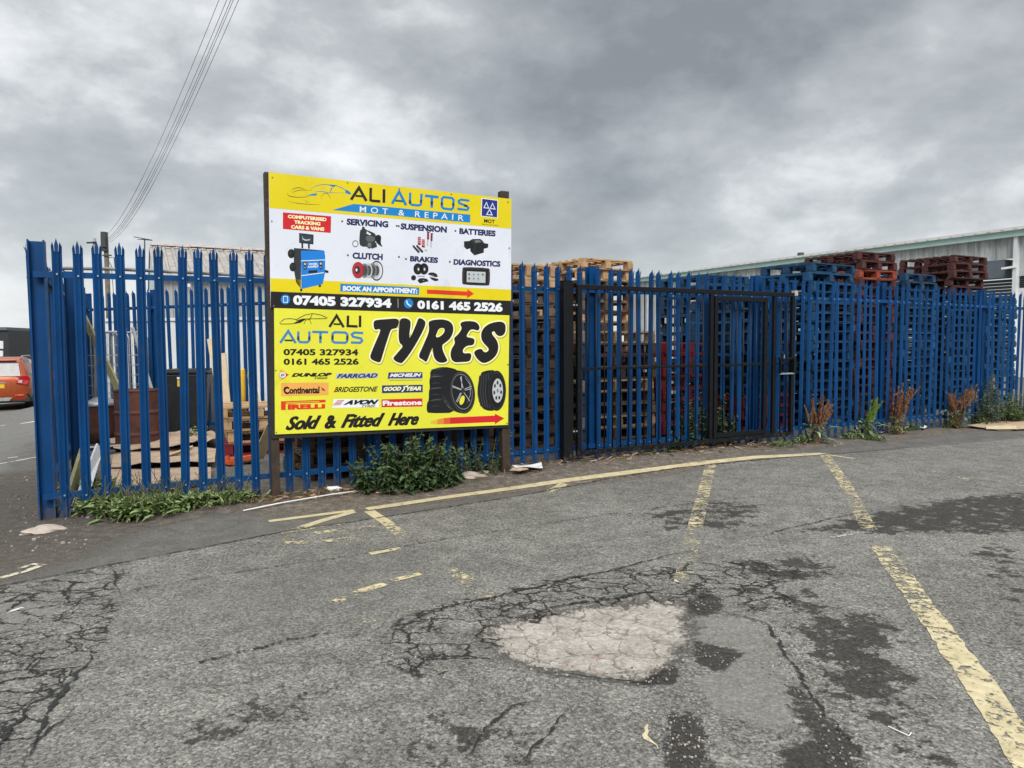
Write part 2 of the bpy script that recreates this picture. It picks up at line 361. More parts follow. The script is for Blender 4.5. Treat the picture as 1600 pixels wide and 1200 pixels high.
blot = union(0.60*soft(sdf([(1225, 975), (1290, 948), (1400, 955), (1440, 1040), (1470, 1110), (1380, 1125), (1290, 1095), (1245, 1040)]), 0.3),
             0.57*soft(sdf([(1120, 875), (1280, 862), (1330, 905), (1240, 915), (1150, 905)]), 0.3),
             0.64*soft(sdf([(1180, 840), (1330, 802), (1480, 775), (1640, 765), (1640, 835), (1450, 838), (1340, 835)]), 0.4),
             0.52*soft(sdf([(960, 800), (1100, 775), (1220, 785), (1180, 835), (1030, 835)]), 0.5),
             0.52*soft(sdf([(1480, 850), (1640, 840), (1640, 1230), (1560, 1000)]), 0.5),
             0.485*soft(sdf([(300, 1115), (440, 1060), (560, 1060), (500, 1130), (240, 1200), (170, 1180)]), 0.3),
             0.45*soft(sdf([(560, 1120), (700, 1090), (900, 1120), (900, 1230), (600, 1230)]), 0.4),
             0.47*soft(sdf([(1100, 900), (1300, 920), (1560, 1230), (1380, 1230), (1240, 1000)]), 0.3))
smooth = soft(sdf([(1085, 965), (1130, 960), (1190, 975), (1225, 1020), (1250, 1090), (1225, 1150), (1120, 1110), (1085, 1060), (1130, 1050), (1090, 1000)]), 0.12)
patchl = soft(sdf([(-40, 935), (40, 942), (85, 948), (70, 985), (0, 998), (-40, 1000)]), 0.08)
pools = soft(sdf([(290, 915), (600, 860), (700, 880), (640, 930), (400, 980), (300, 965)]), 1.0)
GZ = GZ - 0.022*sst(conc, .3, .7) - 0.006*np.clip(damp*2 - 1, 0, 1)
nx, ny = len(gx), len(gy)
me = bpy.data.meshes.new('ground')
me.vertices.add(nx*ny); me.vertices.foreach_set('co', np.stack([GX, GY, GZ], 1).astype(np.float32).ravel())
i = (np.arange(ny-1)[:, None]*nx + np.arange(nx-1)[None, :]).ravel()
fc = np.stack([i, i+1, i+1+nx, i+nx], 1)
me.loops.add(fc.size); me.loops.foreach_set('vertex_index', fc.ravel().astype(np.int32))
me.polygons.add(len(fc)); me.polygons.foreach_set('loop_start', np.arange(0, fc.size, 4, dtype=np.int32))
me.polygons.foreach_set('loop_total', np.full(len(fc), 4, np.int32)); me.polygons.foreach_set('use_smooth', np.ones(len(fc), bool))
me.update(calc_edges=True)
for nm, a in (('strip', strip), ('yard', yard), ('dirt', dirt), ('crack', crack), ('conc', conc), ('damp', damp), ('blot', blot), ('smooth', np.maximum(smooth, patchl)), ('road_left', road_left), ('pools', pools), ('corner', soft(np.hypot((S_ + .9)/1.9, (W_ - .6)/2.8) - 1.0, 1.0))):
    me.attributes.new(nm, 'FLOAT', 'POINT').data.foreach_set('value', a.astype(np.float32))
gm, t, b = new_mat('ground_surface')
p = t.pos(); N = t.noise
nf = N(p, 26, 6, 0.7); nm_ = N(p, 5.0, 6, 0.65); nl = N(p, 0.9, 4, 0.6)
def edge(a, amp=0.7, k=0.12, nz=None): 
    nz = nz if nz is not None else nf
    return t.step(t.math('ADD', t.attr(a), t.math('MULTIPLY', t.math('SUBTRACT', nz, 0.5), amp)), 0.5 - k, 0.5 + k)
# coarse worn surface dressing: pale chippings in dark binder
vst = t.add('ShaderNodeTexVoronoi', feature='F1'); t.put(vst.inputs['Vector'], p); vst.inputs['Scale'].default_value = 78
vcol = t.add('ShaderNodeSeparateColor'); t.l.new(vst.outputs['Color'], vcol.inputs[0])
vst2 = t.add('ShaderNodeTexVoronoi', feature='F1'); t.put(vst2.inputs['Vector'], p); vst2.inputs['Scale'].default_value = 150
vcol2 = t.add('ShaderNodeSeparateColor'); t.l.new(vst2.outputs['Color'], vcol2.inputs[0])
stone = t.ramp(vcol.outputs[0], [(0.0, (0.055, 0.054, 0.052)), (0.35, (0.12, 0.118, 0.112)), (0.72, (0.195, 0.19, 0.178)), (0.97, (0.32, 0.308, 0.28))])
stone2 = t.ramp(vcol2.outputs[0], [(0.0, (0.045, 0.045, 0.044)), (0.5, (0.14, 0.137, 0.13)), (1.0, (0.27, 0.26, 0.24))])
agg = t.mix(0.5, stone, stone2)
gap = t.step(vst.outputs['Distance'], 0.62, 0.95)
agg = t.mix(t.math('MULTIPLY', gap, 0.75), agg, (0.035, 0.035, 0.035))
wear = t.step(t.math('ADD', t.math('MULTIPLY', nm_, 0.6), t.math('MULTIPLY', nl, 0.4)), 0.40, 0.60, 0.80, 1.12)
col = t.mix(1.0, agg, wear, 'MULTIPLY')
col = t.mix(t.math('MULTIPLY', t.attr('pools'), 0.45), col, (0.088, 0.087, 0.083))
spk = t.step(N(p, 60, 3, 0.6), 0.60, 0.70)                       # lost chippings
col = t.mix(t.math('MULTIPLY', spk, 0.55), col, (0.045, 0.045, 0.044))
# newer dark tarmac strip
tar = t.mix(0.35, t.ramp(nf, [(0.25, (0.078, 0.075, 0.071)), (0.75, (0.15, 0.144, 0.135))]), stone2)
tar = t.mix(1.0, tar, t.step(nm_, 0.3, 0.7, 0.7, 1.0), 'MULTIPLY')
col = t.mix(edge('strip', 0.5, 0.1), col, tar)
col = t.mix(edge('smooth', 0.6, 0.1), col, t.mix(0.5, t.ramp(nm_, [(0.3, (0.12, 0.12, 0.115)), (0.7, (0.19, 0.187, 0.178))]), agg))
# damp and bare dark patches
dk_ = t.mix(0.28, t.ramp(nf, [(0.3, (0.007, 0.0065, 0.006)), (0.7, (0.026, 0.0235, 0.020))]), t.mix(0.5, agg, (0.012, 0.011, 0.010)))
nb = t.math('ADD', t.math('MULTIPLY', N(p, 7.0, 8, 0.75), 0.8), t.math('MULTIPLY', nf, 0.2))
col = t.mix(t.math('MULTIPLY', edge('blot', 2.2, 0.045, nb), 0.93), col, dk_)
# sparse dark flecks anywhere on the old surface
fl = t.math('MULTIPLY', t.step(nb, 0.655, 0.70), t.math('SUBTRACT', 1.0, t.attr('yard')))
col = t.mix(t.math('MULTIPLY', fl, 0.8), col, dk_)
# broken concrete bed showing through
cnn = t.math('ADD', t.math('MULTIPLY', N(p, 34, 8, 0.8), 0.6), t.math('MULTIPLY', N(p, 5.5, 5, 0.65), 0.4))
cn = t.ramp(cnn, [(0.34, (0.11, 0.10, 0.088)), (0.43, (0.21, 0.188, 0.168)), (0.52, (0.36, 0.325, 0.298)), (0.64, (0.56, 0.52, 0.485))])
redb = t.step(N(t.vmath('ADD', p, (4.2, 7.1, 0)), 4.5, 3), 0.63, 0.68)
cn = t.mix(t.math('MULTIPLY', redb, 0.5), cn, (0.26, 0.115, 0.09))
wp = t.vmath('ADD', p, t.vmath('SCALE', N(p, 3.2, 4, 0.6, 0, 1), (0, 0, 0)))
nvec = t.add('ShaderNodeVectorMath', operation='SCALE'); t.l.new(N(p, 4.0, 5, 0.65, 0, 1), nvec.inputs[0]); nvec.inputs['Scale'].default_value = 0.22
wp = t.vmath('ADD', p, nvec.outputs[0])
ccr = t.voro(wp, 6.0, 'DISTANCE_TO_EDGE')
cn = t.mix(t.math('MULTIPLY', t.step(ccr, 0.006, 0.04, 0.92, 0.0), t.step(nm_, 0.34, 0.52, 0.25, 1.0)), cn, (0.07, 0.06, 0.05))
cn = t.mix(0.3, cn, t.mix(1.0, agg, 1.9, 'MULTIPLY'))
cf = edge('conc', 1.1, 0.10, t.math('ADD', t.math('MULTIPLY', nf, 0.5), t.math('MULTIPLY', nm_, 0.5)))
col = t.mix(cf, col, cn)
col = t.mix(t.math('MULTIPLY', t.math('MULTIPLY', cf, t.math('SUBTRACT', 1.0, cf)), 2.6), col, (0.03, 0.028, 0.026))
df = edge('damp', 1.3, 0.05, t.math('ADD', t.math('MULTIPLY', nf, 0.6), t.math('MULTIPLY', nm_, 0.4)))
col = t.mix(t.math('MULTIPLY', df, 0.97), col, dk_)
# alligator cracking
rot = t.add('ShaderNodeMapping'); t.l.new(wp, rot.inputs['Vector']); rot.inputs['Rotation'].default_value = (0, 0, -0.35); rot.inputs['Scale'].default_value = (0.62, 1.0, 1)
e1 = t.voro(rot.outputs[0], 6.2, 'DISTANCE_TO_EDGE'); e2 = t.voro(rot.outputs[0], 13.0, 'DISTANCE_TO_EDGE')
wv = t.math('MULTIPLY', t.step(nf, 0.3, 0.7, 0.35, 1.0), t.step(N(p, 2.2, 4, 0.6), 0.36, 0.64, 0.042, 0.098))
l1 = t.math('SUBTRACT', 1.0, t.step(e1, t.math('MULTIPLY', wv, 0.35), wv))
l2 = t.math('MULTIPLY', t.math('SUBTRACT', 1.0, t.step(e2, 0.015, 0.065)), t.step(N(p, 3.1, 4, 0.6), 0.46, 0.58))
cm = t.math('MULTIPLY', t.math('MAXIMUM', l1, l2), edge('crack', 0.75, 0.10, N(p, 2.7, 5, 0.65)))
col = t.mix(t.math('MULTIPLY', cm, 0.92), col, (0.014, 0.014, 0.014))
# soil and grit along the fence foot, and the yard behind
so = t.mix(0.35, t.ramp(N(p, 14, 8, 0.75), [(0.30, (0.030, 0.023, 0.018)), (0.46, (0.085, 0.066, 0.052)), (0.58, (0.165, 0.135, 0.108)), (0.70, (0.33, 0.285, 0.235))]), stone2)
yd = t.mix(0.4, t.ramp(nm_, [(0.3, (0.06, 0.056, 0.052)), (0.7, (0.125, 0.118, 0.11))]), stone)
col = t.mix(edge('yard', 0.6, 0.2, nm_), col, yd)
rl = t.mix(0.3, t.ramp(nm_, [(0.3, (0.10, 0.10, 0.098)), (0.7, (0.15, 0.148, 0.143))]), stone2)
col = t.mix(edge('road_left', 0.5, 0.2, nm_), col, rl)
sof = edge('dirt', 1.3, 0.14, t.math('ADD', t.math('MULTIPLY', nf, 0.5), t.math('MULTIPLY', nm_, 0.5)))
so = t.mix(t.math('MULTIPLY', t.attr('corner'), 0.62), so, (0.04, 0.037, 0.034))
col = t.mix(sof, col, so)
col = t.mix(1.0, col, (1.20, 1.165, 1.10, 1), 'MULTIPLY')
t.l.new(col, b.inputs['Base Color'])
t.put(b.inputs['Roughness'], t.math('SUBTRACT', 0.9, t.math('MULTIPLY', t.math('MAXIMUM', df, t.math('MULTIPLY', edge('strip', 0.5, 0.1), 0.3)), 0.22)))
h = t.math('ADD', t.math('MULTIPLY', t.math('SUBTRACT', 1.0, vst.outputs['Distance']), 0.35), t.math('MULTIPLY', nf, 0.9))
h = t.math('SUBTRACT', h, t.math('MULTIPLY', cm, 3.0))
h = t.math('ADD', h, t.math('MULTIPLY', t.math('MULTIPLY', cf, cnn), 2.6))
h = t.math('ADD', h, t.math('MULTIPLY', t.math('MULTIPLY', sof, N(p, 14, 8, 0.75)), 2.0))
b.inputs['Specular IOR Level'].default_value = 0.15
t.l.new(t.bump(h, 0.6, 0.012), b.inputs['Normal'])
me.materials.append(gm)
go = bpy.data.objects.new('ground', me); COL.objects.link(go); go['kind'] = 'structure'
# ---------------------------------------------------------------- painted lines (worn sheets just above the surface)
ym, t, b = new_mat('worn_line_paint')
p = t.pos(); wa = t.attr('wear')
pn = t.math('ADD', t.math('MULTIPLY', t.noise(p, 19, 9, 0.82), 0.65), t.math('MULTIPLY', t.noise(p, 4.5, 5, 0.7), 0.35))
keep = t.step(t.math('SUBTRACT', pn, t.math('ADD', t.math('MULTIPLY', wa, 0.35), 0.265)), -0.025, 0.03)
t.l.new(t.mix(t.attr('white'), t.ramp(t.noise(p, 12, 5, 0.7), [(0.3, (0.40, 0.33, 0.18)), (0.7, (0.62, 0.53, 0.33))]), (0.62, 0.60, 0.54)), b.inputs['Base Color'])
b.inputs['Roughness'].default_value = 0.8; t.l.new(keep, b.inputs['Alpha'])
class Ribbon:
    def __init__(s): s.v = []; s.f = []; s.w = []; s.k = []
    def line(s, px, wd, wear, white=0.0, seg=0.08, dz=0.004, jag=0.0, taper=False, seed=0):
        r = rnd(seed or int(px[0][0]*7 + px[0][1])); P = [G(*q)[:2] for q in px]; out = []
        for a, b_ in zip(P[:-1], P[1:]):
            n = max(1, int(np.linalg.norm(b_ - a)/seg)); out += [a + (b_ - a)*k/n for k in range(n)]
        out.append(P[-1]); o = len(s.v); m = len(out); off = 0.0
        for k, q in enumerate(out):
            d = out[min(k+1, m-1)] - out[max(k-1, 0)]; d = d/(np.linalg.norm(d) + 1e-9); nn = np.array([-d[1], d[0]])
            ww = wear if not hasattr(wear, '__len__') else wear[0] + (wear[1] - wear[0])*k/max(1, m-1)
            hw = wd/2*(1 if not jag else r.uniform(0.15, 1.0) if jag > .005 else r.uniform(.88, 1.06)); 
            if taper: hw *= max(0.12, min(1.0, 3*min(k, m-1-k)/m))
            off = off*0.7 + r.uniform(-1, 1)*jag
            for sg in (-1, 1):
                x, y = q + nn*(off + sg*hw); s.v.append((x, y, float(gz(x, y)) + dz)); s.w.append(ww); s.k.append(white)
        for k in range(m - 1): s.f.append((o+2*k, o+2*k+1, o+2*k+3, o+2*k+2))
    def build(s, name, mt):
        me = bpy.data.meshes.new(name); me.from_pydata(s.v, [], s.f); me.materials.append(mt)
        me.attributes.new('wear', 'FLOAT', 'POINT').data.foreach_set('value', s.w)
        me.attributes.new('white', 'FLOAT', 'POINT').data.foreach_set('value', s.k)
        o = bpy.data.objects.new(name, me); COL.objects.link(o); o['kind'] = 'structure'; return o
rb = Ribbon()
rb.line([(573, 796), (700, 777), (870, 753), (1000, 735), (1105, 721), (1180, 714), (1285, 709)], 0.105, 0.42)
rb.line([(420, 815), (553, 798)], 0.075, 0.25)
rb.line([(553, 800), (500, 815), (455, 830)], 0.085, (0.35, 0.75))
rb.line([(577, 799), (606, 818), (632, 841)], 0.10, (0.35, 0.82))
rb.line([(592, 823), (520, 830), (450, 840), (452, 849), (500, 847), (560, 841)], 0.085, 0.72, dz=0.005)
rb.line([(540, 818), (440, 834)], 0.03, 0.7)
rb.line([(578, 866), (626, 857)], 0.06, 0.62)
rb.line([(700, 889), (730, 908), (768, 936)], 0.10, (0.70, 0.85))
rb.line([(525, 941), (560, 925), (602, 913)], 0.07, 0.68)
rb.line([(612, 908), (657, 897)], 0.06, 0.68)
rb.line([(596, 942), (640, 928)], 0.09, 0.88); rb.line([(538, 982), (590, 968)], 0.05, 0.78); rb.line([(640, 955), (680, 948)], 0.07, 0.85)
rb.line([(882, 756), (850, 772)], 0.10, (0.45, 0.8)); rb.line([(850, 772), (785, 822)], 0.10, (0.88, 0.97))
rb.line([(1110, 725), (1092, 800), (1075, 870), (1066, 925)], 0.12, (0.66, 0.80))
rb.line([(1289, 712), (1320, 755), (1358, 827)], 0.12, (0.66, 0.74))
rb.line([(1376, 853), (1402, 890), (1450, 960), (1530, 1070), (1612, 1198), (1640, 1245)], 0.140, (0.72, 0.52), jag=0.004, seg=.05)
rb.line([(1285, 709), (1335, 717)], 0.05, 0.35); rb.line([(1390, 722), (1480, 740), (1575, 768)], 0.07, 0.80)
rb.line([(1318, 726), (1352, 740), (1376, 758), (1386, 782)], 0.04, 0.88, 0.5)
rb.line([(-40, 912), (0, 904), (40, 893), (68, 883)], 0.05, 0.55, 0.4); rb.line([(30, 889), (52, 882), (70, 884)], 0.04, 0.55, 0.4)
rb.line([(1012, 1133), (1010, 1150), (1026, 1172)], 0.055, 0.5, jag=0.01, seg=.02, taper=True)
rb.line([(1290, 842), (1345, 832)], 0.03, 0.75, 0.9)
rb.line([(10, 958), (36, 950)], 0.03, 0.6, 0.8)
rb.line([(0, 665), (60, 658)], 0.12, 0.55, 0.9, 0.3); rb.line([(-60, 733), (0, 725), (60, 714)], 0.06, 0.6, 0.8, 0.3); rb.line([(12, 716), (28, 714)], 0.05, 0.4, 0.9)
rb.build('road_markings', ym)
cm_, t, b = new_mat('crack_shade')  # flat dark strips; the shade down inside the cracks is painted in
p = t.pos(); b.inputs['Base Color'].default_value = (0.016, 0.016, 0.015, 1); b.inputs['Roughness'].default_value = 0.95
kp = t.step(t.math('SUBTRACT', t.noise(p, 34, 6, 0.7), t.math('MULTIPLY', t.attr('wear'), 0.4)), 0.30, 0.36); t.l.new(kp, b.inputs['Alpha'])
cr = Ribbon()
K = dict(seg=0.022, dz=0.007)
cr.line([(260, 1050), (330, 1031), (400, 1015), (460, 1001), (530, 985)], 0.042, 0.42, jag=0.012, taper=True, **K)
cr.line([(600, 1046), (596, 1030), (620, 985), (680, 955), (760, 935), (850, 915), (960, 890), (1060, 865), (1135, 853)], 0.022, 0.1, jag=0.010, taper=True, **K)
cr.line([(770, 985), (860, 950), (960, 935), (1060, 918)], 0.03, 0.2, jag=0.012, taper=True, **K)
cr.line([(1085, 962), (1150, 963), (1195, 978), (1230, 1030), (1260, 1080), (1300, 1125), (1350, 1185), (1370, 1215)], 0.024, 0.25, jag=0.014, taper=True, **K)
cr.line([(722, 1195), (760, 1140), (800, 1105), (852, 1094)], 0.018, 0.2, jag=0.010, taper=True, **K)
cr.line([(800, 1210), (850, 1155), (884, 1118), (886, 1104)], 0.02, 0.2, jag=0.010, taper=True, **K)
cr.line([(175, 885), (180, 905), (188, 928)], 0.018, 0.2, jag=0.01, taper=True, **K)
cr.line([(150, 1010), (95, 1085), (60, 1150), (30, 1200)], 0.03, 0.2, jag=0.014, taper=True, **K)
cr.line([(60, 1090), (0, 1170), (-20, 1200)], 0.025, 0.2, jag=0.014, taper=True, **K)
cr.line([(30, 1180), (80, 1140), (120, 1115)], 0.02, 0.2, jag=0.014, taper=True, **K)
cr.line(SEAM[1:-1], 0.022, 0.25, jag=0.006, **K)
cr.line([(170, 928), (350, 898), (550, 869), (700, 842), (800, 827), (970, 801), (1206, 773)], 0.016, 0.42, jag=0.006, **K)
cr.line([(840, 1052), (1000, 1068), (1045, 1045)], 0.016, 0.2, jag=0.01, taper=True, **K)
cr.line([(1125, 852), (1200, 835), (1300, 810), (1420, 790)], 0.018, 0.25, jag=0.012, taper=True, **K)
cr.build('road_cracks', cm_)
# ---------------------------------------------------------------- palisade fencing
def pale_mesh():
    mb = MB(); prof = [(-.038, .004), (-.025, .004), (-.014, -.012), (0, -.005), (.014, -.012), (.025, .004), (.038, .004)]
    bk = [(x, y + .0035) for x, y in prof]; n = len(prof); H = 2.262
    ring = lambda z: [(x, y, z) for x, y in prof] + [(x, y, z) for x, y in reversed(bk)]
    vs = ring(0.0) + ring(H); m = 2*n
    mb.add(vs, [(i, (i+1) % m, m + (i+1) % m, m + i) for i in range(m)] + [tuple(range(m-1, -1, -1)), tuple(range(m, 2*m))], BLUE)
    def prong(base, tip, mid):
        (x0, y0), (x1, y1) = base
        lo = [(x0, y0, H-.002), (x1, y1, H-.002), (x1, y1+.0035, H-.002), (x0, y0+.0035, H-.002)]
        mi = [(mid[0], mid[2], mid[4]), (mid[1], mid[3], mid[4]), (mid[1], mid[3]+.0035, mid[4]), (mid[0], mid[2]+.0035, mid[4])]
        mb.add(lo + mi + [tip], [(0, 1, 5, 4), (1, 2, 6, 5), (2, 3, 7, 6), (3, 0, 4, 7), (4, 5, 8), (5, 6, 8), (6, 7, 8), (7, 4, 8), (3, 2, 1, 0)], BLUE)
    prong(((-.013, -.011), (.013, -.011)), (0, -.010, 2.374), (-.0145, .0145, -.011, -.011, 2.318))
    prong(((-.038, .004), (-.0155, -.010)), (-.026, -.026, 2.340), (-.0395, -.0185, -.002, -.014, 2.305))
    prong(((.0155, -.010), (.038, .004)), (.026, -.026, 2.340), (.0185, .0395, -.014, -.002, 2.305))
    for z in (.21, 2.075):
        mb.lathe((0, 0, 0), [(0.0001, 0), (.0001, 0)], ZBOLT, 3)
        mb.box((0, -.012, z), (.013, .014, .013), ZBOLT)
    return mb.mesh('pale', fixn=True)
PALE = pale_mesh()
def post_mb(s, y, h, a=.102, b=.10):
    mb = MB(); tw, tf = .008, .010
    for sg in (-1, 1): mb.box((s, y + sg*(b/2 - tf/2), h/2 - .1), (a, tf, h + .2), BLUE)
    mb.box((s, y, h/2 - .105), (tw, b - 2*tf, h + .19), BLUE)
    return mb
def rail_mb(s0, s1, y, z, z1=None):
    z1 = z if z1 is None else z1; mb = MB(); d = np.array([s1 - s0, 0, z1 - z]); d /= np.linalg.norm(d)
    ax = np.array([d, (0, 1, 0), np.cross(d, (0, 1, 0))]); L = math.hypot(s1 - s0, z1 - z); c = np.array([(s0+s1)/2, y, (z+z1)/2])
    mb.box(c, (L, .006, .05), BLUE, ax); mb.box(c + ax[1]*.025 + ax[2]*.022, (L, .044, .006), BLUE, ax)
    return mb
def fence(root, ss, posts, rails, zo, tilt=0.0055, seed=1, post_y=.115, pshift=0.0):
    r = rnd(seed)
    for s in ss:
        o = bpy.data.objects.new('pale', PALE); COL.objects.link(o); o.parent = root
        o.location = (s + r.uniform(-.003, .003), r.uniform(-.002, .002), zo(s) + r.uniform(-.008, .008)); o.rotation_euler = (r.gauss(0, .004), r.gauss(0, tilt), r.gauss(0, .05))
    for s in posts: post_mb(s + pshift, post_y, 2.37 + zo(s)).build('post', root, local=True)
    for a, b_ in rails:
        for z in (.21, 2.075): rail_mb(a, b_, .0135, z + zo(a), z + zo(b_)).build('rail', root, local=True)
zfront = lambda s: .024*float(sst(s, 1, 4)*(1 - sst(s, 10, 12.5))) - .012*max(0, s - 12.5)
POSTS = [-.124 + 2.75*k for k in range(6)]
SS = [p_ + .124 + .155*i for p_ in POSTS for i in range(17)]
SS = [s for s in SS if s < 15.6]
ff = empty('palisade_fence', (A2[0], A2[1], 0), 'long blue steel palisade fence behind the sign and the black gate', 'fence', rz=FANG)
fence(ff, SS[:100], POSTS[1:], [(-.16, POSTS[1])] + list(zip(POSTS[1:-1], POSTS[2:])) + [(POSTS[-1], 15.8)], zfront, pshift=.085)
cp = MB(); 
for dx in (-.055, .055): cp.box((-.135 + dx, .10, 1.125), (.012, .16, 2.47), BLUE)
cp.box((-.135, .085, 1.123), (.098, .012, 2.46), BLUE)
cp.build('corner_post', ff, local=True)
sfr = empty('palisade_fence', FW(-.17, .16), 'blue palisade fence running back from the corner post beside the road', 'fence', rz=FANG + math.pi/2)
zside = lambda s: -0.008*max(0, s - .35)
fence(sfr, [.16 + .155*i for i in range(45)], [2.6, 5.2, 7.1], [(.02, 2.6), (2.6, 5.2), (5.2, 7.1)], zside, seed=2, post_y=-.10)
for o in sfr.children:
    if o.name.startswith('pale'): o.rotation_euler[2] += math.pi; o.location[1] += .034
    if o.name.startswith('rail'): o.scale = (1, -1, 1); o.location[1] += .034
a_, b_ = D(130, 560, 12.4), D(424, 560, 10.8)
dv = (b_ - a_)[:2]; Lb = float(np.linalg.norm(dv))
bfr = empty('palisade_fence', (a_[0], a_[1], 0), 'blue palisade fence across the back of the yard before the white hoarding', 'fence', rz=math.atan2(dv[1], dv[0]))
fence(bfr, [.05 + .155*i for i in range(int(Lb/.155) + 3)], [0.0, 1.62, Lb + .3], [(0, 1.62), (1.62, Lb + .5)], lambda s: .004*s, seed=3)
# grey conduit clipped along the inside of the fence corner
cd_ = MB(); pts = [FW(-.10, 2.3, 2.05), FW(-.11, 1.2, 2.10), FW(-.08, .5, 2.13), FW(.05, .22, 2.15), FW(.4, .16, 2.155), FW(.9, .15, 2.15), FW(1.5, .14, 2.14), FW(2.4, .13, 2.13)]
cd_.tube(pts, .016, LAMPG, 8)
tag(cd_.build('cable_conduit', loc=FW(.4, .16, 2.1), smooth=True), 'grey conduit bent along the top rail at the fence corner', 'conduit')
# ---------------------------------------------------------------- black gate
GW = -.17
def gsz(x, y, off=GW):
    p = onfence(x, y, off); return sw(p[0], p[1])[0], p[2]
gl, gr = gsz(901, 575)[0], gsz(1239, 575)[0]
gt = (gsz(905, 443)[1] + gsz(1230, 458.5)[1])/2; gb = (gsz(905, 704.5)[1] + gsz(1200, 690)[1])/2
i0, i1 = gsz(1107, 575)[0], gsz(1120, 575)[0]; w0, w1 = gsz(1194, 575)[0], gsz(1206, 575)[0]
midz = gsz(960, 575)[1]; wz1 = gsz(1160, 464)[1]; wz0 = gsz(1150, 679)[1]
pl, pr = gsz(878, 580, -.14)[0], gsz(893, 580, -.14)[0]
gp_ = empty('gate_post', FW((pl+pr)/2, -.14, 0.06), 'square black steel gate post between the sign and the gate', 'gate post')
mb = MB(); hz_ = gsz(885, 439.5, -.14)[1]
mb.box(FW((pl+pr)/2, -.14, hz_/2 - .1), (pr - pl, .09, hz_ + .2), BLACKP, FAX); bevel(mb.build('shaft', gp_), .006)
mb = MB(); mb.box(FW((pl+pr)/2, -.14, hz_ + .003), (pr - pl + .006, .096, .006), BLACKP, FAX); mb.build('cap', gp_)
for zz_ in (gsz(897, 477)[1], gsz(897, 674)[1]):
    mb = MB(); mb.tube([FW(pr - .01, -.18, zz_), FW(gl + .03, -.18, zz_)], .011, GALV, 8); mb.tube([FW((pr + gl)/2, -.18, zz_ - .035), FW((pr + gl)/2, -.18, zz_ + .035)], .014, BLACKP, 8); mb.build('hinge', gp_, smooth=False)
gate = empty('steel_gate', FW((gl+gr)/2, GW, 0.05), 'black steel barred gate with wicket frame and latch before the blue fence', 'gate')
def gbar(name, s0, z0, s1, z1, wd, th=.05, off=GW, parent=gate, mt=BLACKP):
    mb = MB(); p, q = FW(s0, off, z0), FW(s1, off, z1); mb.bar(p, q, wd, th, mt, UPZ if abs(z1 - z0) < .2 else U3)
    return bevel(mb.build(name, parent), .004)
fw_ = .055
gbar('stile', gl + fw_/2, gb, gl + fw_/2, gt, fw_); gbar('stile', gr - fw_/2, gb, gr - fw_/2, gt, fw_)
gbar('top_rail', gl + fw_, gt - fw_/2, gr - fw_, gt - fw_/2, fw_, .046); gbar('bottom_rail', gl + fw_, gb + fw_/2, gr - fw_, gb + fw_/2, fw_, .046)
gbar('stile', (i0+i1)/2 - .035, gb + fw_, (i0+i1)/2 - .035, gt - fw_, .052, .044)
gbar('stile', w1 + .03, gb + fw_, w1 + .03, gt - fw_, .052, .044)
wk = gbar('wicket_frame', (i0+i1)/2 + .035, wz0 - .02, (i0+i1)/2 + .035, wz1, .055, .05, GW - .004)
gbar('wicket_rail', (i0+i1)/2 + .064, wz1 - .03, w0 - .028, wz1 - .03, .058, .046, GW - .004, wk); gbar('wicket_rail', (i0+i1)/2 + .064, wz0 + .01, w0 - .028, wz0 + .01, .058, .046, GW - .004, wk)
gbar('wicket_stile', w0, wz0 - .02, w0, wz1, .055, .05, GW - .004, wk)
gbar('mid_rail', gl + fw_, midz, i0 - .04, midz, .03, .012); gbar('mid_rail', i1 + .07, midz, gr - fw_, midz, .03, .012)
sb = gl + fw_ + .10
while sb < gr - .1:
    if not (i0 - .07 < sb < i1 + .06 or w0 - .05 < sb < w1 + .08):
        inw = i1 < sb < w0
        mb = MB(); mb.tube([FW(sb, GW, (wz0 + .03) if inw else gb + .04), FW(sb, GW, (wz1 - .05) if inw else gt - .05)], .0085, BLACKP, 8); mb.build('bar', gate, smooth=True)
    sb += .118
ls0, lz0 = gsz(1214, 560); ls1, lz1 = gsz(1236, 583)
mb = MB(); mb.bar(FW(ls0 - .02, GW - .05, lz0), FW(ls1 + .02, GW - .05, lz0), .025, .03, BLACKP, UPZ); mb.bar(FW(ls0, GW - .05, lz1), FW(ls1, GW - .05, lz1), .02, .03, GALV, UPZ)
mb.bar(FW(ls0 + .01, GW - .05, lz1), FW(ls0 + .01, GW - .05, lz0), .02, .03, BLACKP, U3); mb.bar(FW(ls1, GW - .05, lz1), FW(ls1, GW - .05, lz0), .05, .04, BLACKP, U3)
mb.bar(FW(ls0 + .06, GW - .07, lz0), FW(ls0 + .06, GW - .07, lz0 + .05), .012, .012, GALV, U3)
mb.build('latch', gate)
mb = MB(); cs, cz = gsz(1236, 458); mb.box(FW(gr + .01, GW, cz), (.06, .06, .07), CONCR, FAX); mb.build('catch_block', gate)
